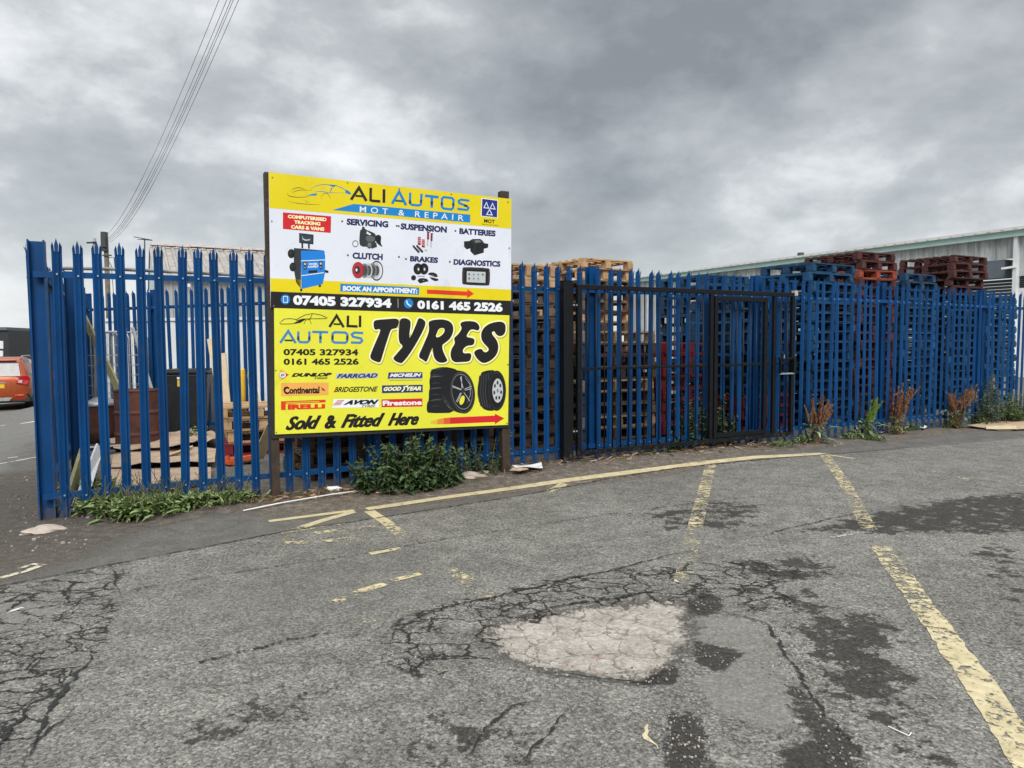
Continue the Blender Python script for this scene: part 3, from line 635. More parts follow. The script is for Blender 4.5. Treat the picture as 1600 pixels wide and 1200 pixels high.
# ---------------------------------------------------------------- pallets
def pallet_parts(Lx, Ly, mt):
    td, bd, bk = MB(), MB(), MB(); n = 7
    for k in range(n): td.box((0, (k/(n-1) - .5)*(Ly - .1), .151), (Lx, .098, .0215), mt)
    for x in (-1, 0, 1): td.box((x*(Lx - .1)/2, 0, .129), (.1, Ly - .004, .0215), mt)
    for y in (-1, 0, 1): bd.box((0, y*(Ly - .1)/2, .011), (Lx - .004, .1, .0215), mt)
    blocks = [(x*(Lx - .1)/2, y*(Ly - .1)/2, .070) for x in (-1, 0, 1) for y in (-1, 0, 1)]
    bk.box((0, 0, 0), (.105, .125, .0955), mt)
    al = MB()
    for m_ in (td, bd): al.add(m_.v, m_.f, mt)
    for c in blocks: al.box(c, (.105, .125, .0955), mt)
    return td.mesh('top_deck'), bd.mesh('bottom_deck'), bk.mesh('block'), al.mesh('pallet'), blocks
_pc = {}
ORD = ['topmost', 'second from the top', 'third from the top', 'fourth from the top', 'fifth from the top', 'sixth from the top', 'seventh from the top', 'eighth from the top', 'ninth from the top', 'tenth from the top', 'eleventh from the top', 'twelfth from the top', 'thirteenth from the top', 'fourteenth from the top', 'fifteenth from the top', 'sixteenth from the top', 'seventeenth from the top', 'eighteenth from the top', 'nineteenth from the top', 'twentieth from the top', 'twenty-first from the top', 'twenty-second from the top']
CNAME = {WOODN.name: 'raw wood', WOODD.name: 'weathered wood', PBLUE.name: 'blue', PBROWN.name: 'oxide brown', PORANGE.name: 'orange-red', PRED.name: 'red'}
def stack(s, w_, Lx, Ly, n, yaw, cols, desc, seed, nparts=3, skip=0):
    """n pallets; (s, w_) is the stack's corner nearest the camera's left; cols picks the paint counted from the top"""
    r = rnd(seed); c = FW(s + Lx/2, w_ + Ly/2); z0 = float(gz(c[0], c[1]))
    for k in range(n):
        top = n - 1 - k
        if k < skip: continue
        mt = cols(top); key = (Lx, Ly, mt.name)
        if key not in _pc: _pc[key] = pallet_parts(Lx, Ly, mt)
        td, bd, bk, al, bl = _pc[key]
        loc = (c[0] + r.gauss(0, .022), c[1] + r.gauss(0, .022), z0 + k*.1632); rz = FANG + yaw + r.gauss(0, .022)
        lab = f"{CNAME[mt.name]} pallet, {ORD[top]} of {desc}"
        if top < nparts:
            o = empty('pallet', loc, lab, 'pallet', 'pallets stacked in the yard', rz)
            for me_, nm in ((td, 'top_deck'), (bd, 'bottom_deck')):
                q = bpy.data.objects.new(nm, me_); COL.objects.link(q); q.parent = o
            for b2 in bl:
                q = bpy.data.objects.new('block', bk); COL.objects.link(q); q.parent = o; q.location = b2
        else:
            o = bpy.data.objects.new('pallet', al); COL.objects.link(o); o.location = loc; o.rotation_euler = (0, 0, rz)
            tag(o, lab, 'pallet', 'pallets stacked in the yard')
    return z0 + n*.1632
r1 = rnd(5)
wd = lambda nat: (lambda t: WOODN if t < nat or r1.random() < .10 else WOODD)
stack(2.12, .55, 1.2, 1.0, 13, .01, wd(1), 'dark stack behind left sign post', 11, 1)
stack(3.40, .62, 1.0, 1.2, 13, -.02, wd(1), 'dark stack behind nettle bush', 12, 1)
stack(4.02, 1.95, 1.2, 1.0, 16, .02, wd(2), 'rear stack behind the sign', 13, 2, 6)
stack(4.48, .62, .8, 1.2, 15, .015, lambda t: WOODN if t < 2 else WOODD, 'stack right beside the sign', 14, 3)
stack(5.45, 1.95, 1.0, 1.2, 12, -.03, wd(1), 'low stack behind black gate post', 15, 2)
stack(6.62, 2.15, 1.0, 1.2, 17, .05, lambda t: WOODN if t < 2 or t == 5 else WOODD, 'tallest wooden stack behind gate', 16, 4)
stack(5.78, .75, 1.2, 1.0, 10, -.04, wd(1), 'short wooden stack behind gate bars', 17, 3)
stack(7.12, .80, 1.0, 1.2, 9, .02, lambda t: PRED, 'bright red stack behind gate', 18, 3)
stack(9.12, 2.05, 1.0, 1.2, 16, -.05, lambda t: PBLUE, 'blue stack above the red stack', 19, 3)
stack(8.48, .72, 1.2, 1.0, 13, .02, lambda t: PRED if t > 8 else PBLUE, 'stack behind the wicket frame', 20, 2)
stack(10.36, 1.03, 1.2, 1.0, 17, .07, lambda t: PBLUE, 'tall blue stack right of latch', 21, 4)
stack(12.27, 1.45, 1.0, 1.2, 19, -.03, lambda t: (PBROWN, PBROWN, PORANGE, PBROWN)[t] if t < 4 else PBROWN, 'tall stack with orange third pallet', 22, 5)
stack(13.74, 1.56, 1.0, 1.2, 17, .03, lambda t: PBLUE, 'blue stack between brown stacks', 23, 4)
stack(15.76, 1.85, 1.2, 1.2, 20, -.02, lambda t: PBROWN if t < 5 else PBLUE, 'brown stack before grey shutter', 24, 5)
stack(17.6, 2.12, 1.2, 1.2, 15, 0, lambda t: PBLUE, 'far right blue stack', 25, 3)
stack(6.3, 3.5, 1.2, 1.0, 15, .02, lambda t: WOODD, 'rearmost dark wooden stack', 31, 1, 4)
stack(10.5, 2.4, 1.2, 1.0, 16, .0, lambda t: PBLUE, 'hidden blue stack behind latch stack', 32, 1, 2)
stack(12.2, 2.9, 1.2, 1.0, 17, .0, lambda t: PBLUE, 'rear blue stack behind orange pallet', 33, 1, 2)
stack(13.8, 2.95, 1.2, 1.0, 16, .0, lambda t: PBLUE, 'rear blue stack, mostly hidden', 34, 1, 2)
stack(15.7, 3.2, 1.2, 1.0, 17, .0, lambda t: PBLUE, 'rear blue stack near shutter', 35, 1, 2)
c_ = D(352, 600, 9.4); s_, w_ = sw(c_[0], c_[1])
stack(s_, w_, 1.0, .9, 4, -.06, lambda t: PRED if t == 3 else WOODN, 'low pale stack left of sign', 26, 4)
# ---------------------------------------------------------------- advertising board on two timber posts
_a, _b = onfence(424, 480, -.20), onfence(797, 480, -.235)
sp0 = np.array([_a[0], _a[1], 0]); sdv = np.array([_b[0] - _a[0], _b[1] - _a[1], 0]); sdv /= np.linalg.norm(sdv); snr = np.array([sdv[1], -sdv[0], 0])
SAX = np.array([sdv, -snr, UPZ])
def SP(x, y, lay=0.0):
    d = ray(x, y); q = sp0 + snr*(lay*.0009); t_ = ((q - CAM) @ snr)/(d @ snr); return CAM + d*t_
def zm(ox, oy, k): return lambda pts: [(ox + x/k, oy + y/k) for x, y in pts]
def smoothp(pts, it=2):
    for _ in range(it):
        o = []
        for (x0, y0), (x1, y1) in zip(pts, pts[1:] + pts[:1]): o += [(x0*.75 + x1*.25, y0*.75 + y1*.25), (x0*.25 + x1*.75, y0*.25 + y1*.75)]
        pts = o
    return pts
class Print:
    def __init__(s): s.b = MB()
    def poly(s, pts, mt, lay, holes=()): s.b.poly([[SP(x, y, lay) for x, y in lp] for lp in [pts, *holes]], mt)
    def ell(s, cx, cy, rx, ry, mt, lay, hole=0.0, rot=0.0, n=40):
        f = lambda k: [(cx + rx*k*math.cos(a)*math.cos(rot) - ry*k*math.sin(a)*math.sin(rot), cy + rx*k*math.cos(a)*math.sin(rot) + ry*k*math.sin(a)*math.cos(rot)) for a in [2*math.pi*i/n for i in range(n)]]
        s.poly(f(1), mt, lay, [f(hole)] if hole else [])
    def stroke(s, pts, wd, mt, lay, closed=False, taper=False):
        P = [np.array(p, float) for p in pts]; m = len(P); L, R_ = [], []
        for i, p in enumerate(P):
            a = P[(i-1) % m] if closed or i else None; c = P[(i+1) % m] if closed or i < m-1 else None
            n1_ = None if a is None else (p - a)/np.linalg.norm(p - a); n2_ = None if c is None else (c - p)/np.linalg.norm(c - p)
            n1_ = n2_ if n1_ is None else n1_; n2_ = n1_ if n2_ is None else n2_
            b_ = n1_ + n2_; b_ = b_/(np.linalg.norm(b_) + 1e-9); nn = np.array([-b_[1], b_[0]]); k = 1/max(.5, b_ @ n1_)
            w2 = wd/2*k*((0.15 + .85*math.sin(math.pi*i/(m-1))) if taper and not closed else 1)
            L.append(p + nn*w2); R_.append(p - nn*w2)
        vs = [SP(*q, lay) for q in L] + [SP(*q, lay) for q in R_]
        fs = [(i, (i+1) % m, m + (i+1) % m, m + i) for i in range(m if closed else m-1)]
        s.b.add(vs, fs, mt)
    def text(s, body, tl, tr, bl, mt, lay, bold=0.0, shear=0.0, space=1.0, br=None):
        """lettering fitted to the corners of its box"""
        c = bpy.data.curves.new('lettering', 'FONT'); c.body = body; c.offset = bold; c.shear = shear; c.space_character = space; c.resolution_u = 3
        o = bpy.data.objects.new('lettering', c); COL.objects.link(o); bpy.context.view_layer.update()
        me = bpy.data.meshes.new_from_object(o.evaluated_get(bpy.context.evaluated_depsgraph_get()))
        vs = np.array([v.co[:2] for v in me.vertices]); fs = [tuple(p.vertices) for p in me.polygons]
        bpy.data.objects.remove(o); bpy.data.curves.remove(c); bpy.data.meshes.remove(me)
        lo, hi = vs.min(0), vs.max(0); uv = (vs - lo)/(hi - lo); tl, tr, bl = map(np.array, (tl, tr, bl)); br_ = np.array(br) if br is not None else bl + tr - tl
        out = []
        for u, v in uv:
            p = (bl*(1-u) + br_*u)*(1-v) + (tl*(1-u) + tr*u)*v; out.append(SP(p[0], p[1], lay))
        s.b.add(out, fs, mt)
K_ = pm('black', (22, 20, 22)); W_P = pm('white', (236, 238, 242)); NAVY = pm('navy', (24, 32, 82)); YEL = pm('deep_yellow', (226, 206, 2)); LEM = pm('lemon', (228, 226, 62))
PANW = pm('panel_white', (222, 226, 236)); SKYB = pm('process_blue', (6, 128, 200)); TEAL = pm('teal', (10, 100, 110)); RED_P = pm('red', (206, 28, 36)); ORD_ = pm('orange_red', (222, 52, 28)); CREAM = pm('cream', (250, 246, 190))
GRD = pm('dark_grey', (46, 50, 52)); GRM = pm('mid_grey', (120, 124, 126)); GRL = pm('light_grey', (190, 194, 196)); DKB = pm('ink', (20, 22, 26)); ROYAL = pm('royal_blue', (20, 46, 130)); CERU = pm('cerulean', (66, 128, 190)); DKT = pm('dark_teal', (16, 60, 74))
NAVB = pm('navy_blue', (36, 48, 110)); PEACH = pm('peach', (240, 170, 84)); MAROON = pm('maroon', (140, 30, 40)); WINE = pm('red_anodised', (186, 40, 52)); MACH = pm('machine_blue', (12, 124, 214)); SMOKE = pm('smoke', (70, 70, 72))
sg = empty('advertising_board', (*SP(610, 700)[:2], 0.05), 'yellow and white garage advertising board on two timber posts before the fence', 'sign')
def slab(quad, th, back, mt, name, par=sg):
    q = [SP(x, y, 0) - snr*back for x, y in quad]; mb = MB(); mb.prism(q, -snr*th, mt); return mb.build(name, par)
def board(quad, th, back, mt, name, pr):
    """the printed board: slab and print in one mesh"""
    q = [SP(x, y, 0) - snr*back for x, y in quad]; pr.b.prism(q, -snr*th, mt); return pr.b.build(name, sg, fixn=False)
for (x0, x1, ytop, nm, yb) in ((416.5, 428.0, 267.5, 'l', 779), (786.3, 798.8, 297.5, 'r', 741)):
    pa, pb = SP(x0 + (0 if nm == 'l' else 0), 480), SP(x1, 480); 
    if nm == 'l': pa, pb = SP(417.2, 400), SP(430.5, 400)
    wd_ = float(np.linalg.norm(pb - pa)); c = (pa + pb)/2; zt = SP((x0+x1)/2, ytop)[2]
    mb = MB(); mb.box(np.array([*(c - snr*(.032 + .045))[:2], (zt - .25)/2]), (wd_, .085, zt + .25), POSTW, SAX); bevel(mb.build('post', sg), .005)
slab([(421, 480.5), (800, 490.5), (798, 668), (424.5, 686)], .016, .016, PLYB, 'backing_board')
slab([(419.8, 269.2), (799, 311.4), (798.4, 489.5), (422.6, 480)], .016, .0165, PLYB, 'backing_board')
# --- upper print
P = Print(); z2 = zm(400, 250, 3.8095); c3 = zm(410, 255, 7.619); c4 = zm(600, 290, 7.619); c5 = zm(430, 350, 8.421); c6 = zm(610, 340, 8.421)
def box_(f, a, b_, c, d): return f([a, b_, c, d])
P.poly([(419.8, 269), (799, 311), (798.4, 491), (422.8, 481)], PANW, 0)
P.poly(z2([(75, 72), (1520, 232), (1519, 409), (80, 285)]), YEL, 1)
P.poly(z2([(86, 703), (1518, 772), (1518, 838), (88, 783)]), YEL, 1)
P.poly([(422.9, 455.2), (798.4, 470), (798.4, 491), (422.8, 481)], K_, 1)
# car outline drawing
for pts, wd_, mt in (([(300, 350), (302, 375), (330, 395), (400, 405), (520, 402), (560, 392)], 7, GRD), ([(340, 335), (370, 305), (420, 290), (470, 297), (520, 318)], 7, GRD), ([(350, 358), (390, 332), (450, 320), (600, 322)], 6, GRD),
                     ([(565, 310), (640, 268), (720, 252), (800, 258), (880, 265), (960, 300), (1010, 335), (1055, 360)], 9, SKYB), ([(620, 342), (680, 332), (740, 342), (800, 352), (1000, 352)], 8, SKYB),
                     ([(800, 355), (820, 310), (840, 270)], 14, SKYB), ([(700, 428), (708, 385), (740, 358), (775, 360), (800, 395), (812, 428)], 5, GRD), ([(305, 450), (420, 478), (560, 490), (690, 492)], 6, GRD), ([(510, 435), (525, 462), (560, 465)], 5, GRD), ([(960, 378), (1050, 368)], 5, SKYB)):
    P.stroke(c3(pts), wd_/7.619, mt, 2, taper=True)
P.poly(c3([(525, 385), (590, 365), (655, 358), (640, 385)]), SKYB, 2); P.poly(c3([(985, 315), (1020, 325), (1058, 358), (1045, 372), (990, 355)]), SKYB, 2); P.poly(c3([(790, 258), (880, 262), (850, 285), (820, 272)]), SKYB, 2)
k3 = 1/7.619
P.stroke(c3([(1055, 435), (1150, 292), (1238, 450)]), 33*k3, K_, 2); P.stroke(c3([(1110, 388), (1200, 394)]), 24*k3, K_, 3)
P.stroke(c3([(1290, 293), (1288, 440), (1310, 448), (1404, 455)]), 32*k3, K_, 2); P.stroke(c3([(1448, 309), (1446, 472)]), 33*k3, K_, 2)
P.stroke(c4([(95, 216), (180, 72), (262, 234)]), 33*k3, SKYB, 2); P.stroke(c4([(132, 176), (226, 186)]), 24*k3, TEAL, 3)
P.stroke(c4([(312, 82), (309, 205), (330, 228), (415, 236), (440, 222), (447, 96)]), 28*k3, SKYB, 2)
P.stroke(c4([(488, 120), (650, 138)]), 32*k3, SKYB, 2); P.stroke(c4([(570, 145), (568, 262)]), 32*k3, SKYB, 2)
P.stroke(c4([(690, 155), (712, 137), (808, 147), (828, 168), (824, 262), (802, 284), (708, 272), (688, 250)]), 28*k3, SKYB, 2, closed=True)
P.stroke(c4([(1018, 180), (915, 166), (888, 184), (896, 208), (990, 246), (1006, 266), (994, 288), (972, 288), (872, 276)]), 27*k3, SKYB, 2)
for seg in ([(309, 175), (309, 205), (316, 213)], [(443, 170), (441, 200)], [(569, 185), (568, 228)], [(689, 200), (688, 235)], [(826, 208), (825, 245)], [(955, 233), (990, 246)]): P.stroke(c4(seg), 28*k3, DKT, 2.6)
P.poly([*c3([(835, 557), (1085, 484)]), *c4([(1028, 345), (1026, 440)])], SKYB, 2)
P.text('MOT & REPAIR', c3([(1160, 512)])[0], c4([(950, 352)])[0], c3([(1158, 582)])[0], W_P, 3, 0.004, 0, 1.75, br=c4([(946, 420)])[0])
P.poly(c4([(1162, 146), (1358, 172), (1354, 386), (1152, 366)]), W_P, 2); P.poly(c4([(1170, 156), (1350, 180), (1346, 378), (1162, 358)]), ROYAL, 3)
for tr in ([(1220, 200), (1190, 262), (1246, 270)], [(1292, 210), (1264, 272), (1322, 280)], [(1256, 284), (1222, 344), (1288, 350)]): P.stroke(c4(tr), 9*k3, W_P, 4, closed=True)
P.text('MOT', *c4([(1192, 395), (1320, 408), (1190, 440)]), K_, 2, .03); P.text('TESTING STATION', *c4([(1160, 452), (1364, 470), (1159, 466)]), GRD, 2, .01)
# service headings
P.poly(c3([(244, 585), (818, 632), (814, 830), (244, 782)]), RED_P, 1)
P.text('COMPUTERISED', *c3([(304, 612), (764, 650), (303, 654)]), CREAM, 2, .05); P.text('TRACKING', *c3([(380, 678), (690, 702), (379, 720)]), CREAM, 2, .05); P.text('CARS & VANS', *c3([(342, 735), (738, 764), (340, 778)]), CREAM, 2, .05)
for wd_, q in (('SERVICING', z2([(540, 347), (788, 364), (539, 386)])), ('SUSPENSION', z2([(862, 375), (1137, 396), (860, 413)])), ('BATTERIES', z2([(1211, 404), (1427, 420), (1210, 440)])), ('CLUTCH', z2([(575, 549), (755, 558), (574, 588)])), ('BRAKES', z2([(918, 570), (1085, 580), (916, 604)])), ('DIAGNOSTICS', z2([(1177, 589), (1456, 602), (1175, 624)]))):
    P.text(wd_, *q, NAVY, 1, .055)
for x, y in ((513, 365), (838, 392), (850, 394), (1187, 422), (547, 567), (851, 577), (893, 589), (1154, 606)):
    (a, c), = z2([(x, y)]); P.ell(a, c, 1.5, 1.6, GRD, 1); P.ell(a, c, .7, .8, GRM, 2)
# tracking machine
P.poly(c5([(315, 118), (505, 140), (503, 268), (315, 248)]), DKB, 1); P.poly(c5([(328, 135), (493, 153), (491, 250), (328, 236)]), pm('screen', (44, 60, 74)), 2); P.poly(c5([(352, 150), (372, 195), (420, 205), (460, 195), (455, 215), (400, 222), (362, 205)]), GRL, 3)
P.poly(c5([(345, 250), (368, 252), (368, 320), (345, 318)]), DKB, 1); P.poly(c5([(432, 262), (455, 264), (455, 325), (432, 323)]), DKB, 1)
P.poly(c5([(245, 315), (640, 348), (655, 380), (340, 352), (338, 855), (275, 770), (245, 600)]), GRD, 1); P.poly(c5([(338, 352), (640, 350), (658, 420), (655, 640), (625, 790), (345, 855)]), MACH, 2)
P.stroke(c5([(340, 486), (655, 472)]), 1.1, CREAM, 3); P.stroke(c5([(345, 680), (640, 640)]), 1.1, CREAM, 3)
for bx in ((370, 495), (578, 490)):
    x, y = bx; P.poly(c5([(x, y), (x + 42, y), (x + 42, y + 100), (x + 6, y + 108)]), DKB, 3); P.ell(*c5([(x + 22, y + 30)])[0], 1.7, 1.9, GRL, 4); P.ell(*c5([(x + 22, y + 78)])[0], 1.7, 1.9, GRM, 4)
P.text('WHEEL', *c5([(440, 515), (560, 512), (440, 540)]), W_P, 3, .04, .2) ; P.text('ALIGNMENT', *c5([(425, 550), (570, 545), (425, 576)]), W_P, 3, .04, .2)
P.poly(c5([(438, 612), (555, 606), (552, 640), (438, 646)]), DKB, 3)
for cx, cy, rx, ry in ((212, 390, 5.6, 7.2), (232, 565, 5.2, 7)): P.ell(*c5([(cx, cy)])[0], rx, ry, DKB, 1); P.ell(*c5([(cx - 8, cy - 12)])[0], rx*.4, ry*.45, GRD, 2)
P.poly(c5([(648, 600), (700, 615), (702, 645), (650, 638)]), DKB, 1); P.ell(*c5([(342, 868)])[0], 1.8, 2.2, DKB, 3); P.ell(*c5([(587, 812)])[0], 2.2, 2.4, DKB, 1)
# oil can and filters
P.poly(smoothp(c5([(1120, 75), (1142, 72), (1142, 35), (1178, 38), (1180, 70), (1300, 115), (1330, 150), (1325, 240), (1240, 300), (1130, 298), (1105, 250), (1112, 120)]), 1), GRD, 1, [c5([(1205, 95), (1200, 125), (1250, 150), (1262, 132)])])
P.poly(smoothp(c5([(1200, 150), (1310, 165), (1310, 225), (1220, 240), (1190, 200)]), 1), pm('can_face', (92, 98, 98)), 2)
P.poly(smoothp(c5([(1325, 145), (1375, 140), (1398, 175), (1385, 250), (1420, 310), (1345, 260), (1318, 215)]), 1), DKB, 2)
P.ell(*c5([(1240, 275)])[0], 4.2, 5.6, SMOKE, 3); P.ell(*c5([(1240, 275)])[0], 2.4, 3.4, GRM, 4); P.poly(c5([(1250, 230), (1330, 245), (1340, 300), (1270, 325)]), GRD, 2.5)
P.ell(*c5([(1055, 260)])[0], 4.7, 5.4, SMOKE, 1, .78)
# clutch plates
P.ell(*c5([(1335, 615)])[0], 10.2, 15.6, GRD, 1, .86)
for i_, x in enumerate((1330, 1280, 1225, 1175)): P.ell(*c5([(x, 612)])[0], 6.5, 12.0 - i_*.3, GRM if i_ % 2 else GRL, 2 + i_*.5); P.ell(*c5([(x + 4, 612)])[0], 4.2, 8.0, SMOKE, 2.25 + i_*.5)
P.ell(*c5([(1090, 605)])[0], 9.2, 12.6, MAROON, 4.5); P.ell(*c5([(1086, 605)])[0], 8.2, 11.6, WINE, 5); P.ell(*c5([(1080, 605)])[0], 4.6, 6.4, GRD, 5.5); P.ell(*c5([(1070, 605)])[0], 1.5, 2.4, W_P, 6)
# suspension parts
for x, y in ((380, 305), (433, 338)):
    P.poly(c6([(x - 20, y - 52), (x + 20, y - 50), (x + 20, y + 58), (x - 20, y + 52)]), WINE, 1)
    for k in range(4): P.stroke(c6([(x - 20, y - 36 + 26*k), (x + 20, y - 30 + 26*k)]), .8, GRL if k < 3 else DKB, 2)
for x, y in ((497, 190), (543, 210)):
    P.stroke(c6([(x, y), (x - 8, y + 180)]), 1.1, GRM, 1); P.stroke(c6([(x - 14, y), (x + 20, y + 4)]), 1.4, DKB, 2); P.stroke(c6([(x, y + 10), (x - 3, y + 96)]), 3.0, MAROON, 2)
    for k in range(4): P.stroke(c6([(x - 14, y + 18 + 20*k), (x + 14, y + 26 + 20*k)]), .9, GRD if k % 2 else WINE, 3)
    P.stroke(c6([(x - 6, y + 110), (x - 9, y + 175)]), 2.2, GRL, 2)
for x, y in ((290, 365), (338, 362)): P.poly(c6([(x, y), (x + 18, y - 2), (x + 96, y + 80), (x + 88, y + 104), (x + 70, y + 96), (x + 6, y + 24)]), pm('damper', (60, 40, 42)), 1)
for x in (450, 466): P.stroke(c6([(x, 420), (x + 16, 444)]), .6, GRD, 1)
# batteries
P.poly(c6([(968, 312), (1060, 305), (1062, 400), (1005, 418), (970, 385)]), DKB, 1); P.poly(c6([(1190, 330), (1288, 345), (1285, 395), (1195, 420)]), DKB, 1)
P.poly(c6([(1048, 298), (1080, 282), (1185, 280), (1235, 335), (1228, 460), (1105, 496), (1052, 440)]), DKB, 2); P.poly(c6([(1052, 300), (1085, 288), (1180, 286), (1225, 330), (1108, 350)]), GRD, 3); P.poly(c6([(1110, 300), (1180, 300), (1190, 320), (1120, 330)]), GRM, 4); P.stroke(c6([(1108, 355), (1106, 490)]), .5, SMOKE, 3); P.stroke(c6([(1190, 290), (1222, 312)]), .6, WINE, 4)
# brakes
for x, y in ((362, 675), (442, 675)): P.ell(*c6([(x, y)])[0], 7.0, 8.9, DKB, 1); P.ell(*c6([(x + 6, y + 4)])[0], 2.0, 3.0, GRM, 2); P.ell(*c6([(x + 8, y + 6)])[0], .9, 1.6, W_P, 3)
P.ell(*c6([(305, 792)])[0], 3.9, 4.1, DKB, 1); P.poly(c6([(355, 830), (380, 800), (430, 795), (480, 805), (505, 838), (450, 850), (390, 866)]), DKB, 1); P.stroke(c6([(360, 775), (400, 770), (450, 775)]), .9, SMOKE, 1)
P.poly(c6([(490, 745), (520, 722), (570, 722), (610, 742), (625, 775), (600, 785), (545, 768)]), DKB, 1); P.poly(c6([(515, 780), (560, 790), (625, 805), (635, 825), (590, 838), (540, 812)]), DKB, 1); P.poly(c6([(530, 752), (575, 756), (570, 764), (532, 760)]), GRM, 2); P.ell(*c6([(435, 826)])[0], 1.4, 1.0, GRM, 2)
# diagnostic tablet
P.poly(smoothp(c6([(945, 670), (965, 648), (1290, 662), (1312, 690), (1308, 880), (1285, 898), (960, 884), (942, 860)]), 1), pm('tablet', (58, 44, 46)), 1); P.poly(smoothp(c6([(975, 672), (1285, 686), (1283, 880), (972, 866)]), 0), DKB, 2); P.poly(c6([(1006, 705), (1252, 716), (1250, 860), (1003, 848)]), GRL, 3)
for j in range(2):
    for k in range(4 - j): x, y = 1036 + 60*k, 744 + 56*j + 2*k; P.poly(c6([(x - 10, y - 10), (x + 11, y - 9), (x + 9, y + 10), (x - 9, y + 9)]), (DKB, GRM, CERU, DKB)[k], 4); P.stroke(c6([(x - 14, y + 18), (x + 14, y + 19)]), .35, GRM, 4)
# booking strip, arrow, telephone numbers
P.poly(z2([(502, 736), (972, 759), (970, 802), (502, 782)]), SKYB, 2); P.text('BOOK AN APPOINTMENT:', *z2([(518, 748), (962, 766), (516, 778)]), W_P, 3, .055)
P.poly(z2([(1018, 771), (1258, 783), (1258, 768), (1298, 796), (1256, 822), (1257, 808), (1018, 796)]), ORD_, 2)
P.text('07405 327934', *z2([(220, 804), (806, 825), (222, 864)]), W_P, 2, .055, br=z2([(806, 882)])[0]); P.text('0161 465 2526', *z2([(960, 834), (1468, 850), (961, 886)]), W_P, 2, .055, br=z2([(1468, 905)])[0])
P.stroke(z2([(845, 825), (846, 880)]), .7, GRL, 2)
for cx, cy in ((175, 830), (908, 854)): P.ell(*z2([(cx, cy)])[0], 7.2, 7.6, SKYB, 2)
P.stroke(z2([(163, 812), (188, 813), (188, 848), (163, 847)]), .9, W_P, 3, closed=True); P.stroke(z2([(896, 840), (902, 856), (918, 868)]), 1.8, W_P, 3); P.ell(*z2([(897, 841)])[0], 1.4, 1.2, W_P, 3); P.ell(*z2([(918, 868)])[0], 1.4, 1.2, W_P, 3)
for x, y in ((97, 104), (545, 134), (853, 172), (1162, 203), (1500, 250), (94, 364), (1508, 524), (106, 868)): P.ell(*z2([(x, y)])[0], 1.1, 1.3, SMOKE, 4); P.ell(*z2([(x - 1, y - 1)])[0], .5, .6, GRL, 5)
board([(419.8, 269), (799, 311), (798.4, 491), (422.8, 481)], .012, .0008, W_P, 'upper_panel', P)
# --- lower print
Q = Print(); z3 = zm(400, 470, 3.8095); c7 = zm(425, 570, 6.5306); c8 = zm(570, 480, 6.0)
LQ = [(428.3, 481.3), (795.9, 492.6), (793.8, 663.8), (429.8, 678.8)]
Q.poly([(x, y) for x, y in LQ], LEM, 0)
T_ = [(85, 130), (112, 118), (200, 112), (290, 104), (318, 118), (320, 152), (302, 196), (270, 202), (246, 208), (226, 260), (182, 400), (152, 505), (138, 519), (108, 512), (68, 494), (48, 470), (58, 430), (100, 330), (152, 212), (128, 204), (102, 214), (86, 200), (80, 160)]
Y_ = [(328, 120), (348, 103), (392, 103), (428, 125), (432, 162), (421, 230), (417, 292), (434, 268), (482, 160), (500, 106), (522, 100), (562, 124), (572, 152), (552, 212), (482, 342), (412, 452), (352, 524), (334, 526), (288, 508), (263, 480), (278, 460), (330, 400), (360, 365), (330, 340), (318, 310), (316, 240), (323, 160)]
R1_ = [(596, 150), (608, 128), (660, 116), (742, 113), (804, 134), (832, 180), (828, 242), (797, 302), (742, 342), (726, 356), (729, 400), (756, 460), (776, 497), (762, 515), (712, 524), (672, 506), (648, 470), (638, 420), (635, 372), (624, 400), (602, 460), (582, 508), (570, 514), (544, 492), (512, 476), (506, 450), (533, 390), (568, 310), (598, 240), (603, 190)]
RH = [(698, 203), (740, 198), (745, 226), (722, 257), (690, 278), (668, 276), (680, 245)]
E_ = [(892, 160), (908, 138), (960, 128), (1032, 133), (1068, 160), (1079, 196), (1062, 223), (1020, 207), (986, 212), (962, 250), (952, 280), (1000, 286), (1030, 298), (1028, 337), (1012, 358), (960, 360), (926, 387), (917, 415), (930, 434), (986, 428), (1001, 445), (993, 492), (972, 511), (900, 515), (843, 518), (812, 492), (801, 440), (812, 390), (848, 335), (836, 300), (840, 284), (878, 250), (913, 200)]
S2_ = [(1322, 202), (1318, 160), (1292, 136), (1240, 135), (1170, 152), (1118, 188), (1089, 240), (1092, 302), (1118, 342), (1163, 386), (1158, 410), (1136, 423), (1112, 418), (1102, 393), (1070, 390), (1033, 408), (1022, 430), (1043, 472), (1078, 508), (1110, 526), (1162, 513), (1222, 467), (1251, 410), (1253, 350), (1233, 300), (1193, 255), (1192, 232), (1214, 222), (1228, 252), (1255, 273), (1292, 268), (1315, 242)]
for g in (T_, Y_, R1_, E_, S2_):
    sm = c8(smoothp(g, 2)); Q.stroke([(x + .5, y + .9) for x, y in sm], 6.0, pm('soft_shadow_print', (168, 168, 60)), 1, closed=True); Q.stroke(sm, 4.6, CREAM, 2, closed=True); Q.poly(sm, K_, 3, [c8(smoothp(RH, 1))] if g is R1_ else [])
Q.stroke(c8(smoothp(RH, 1)), 1.4, CREAM, 4, closed=True)
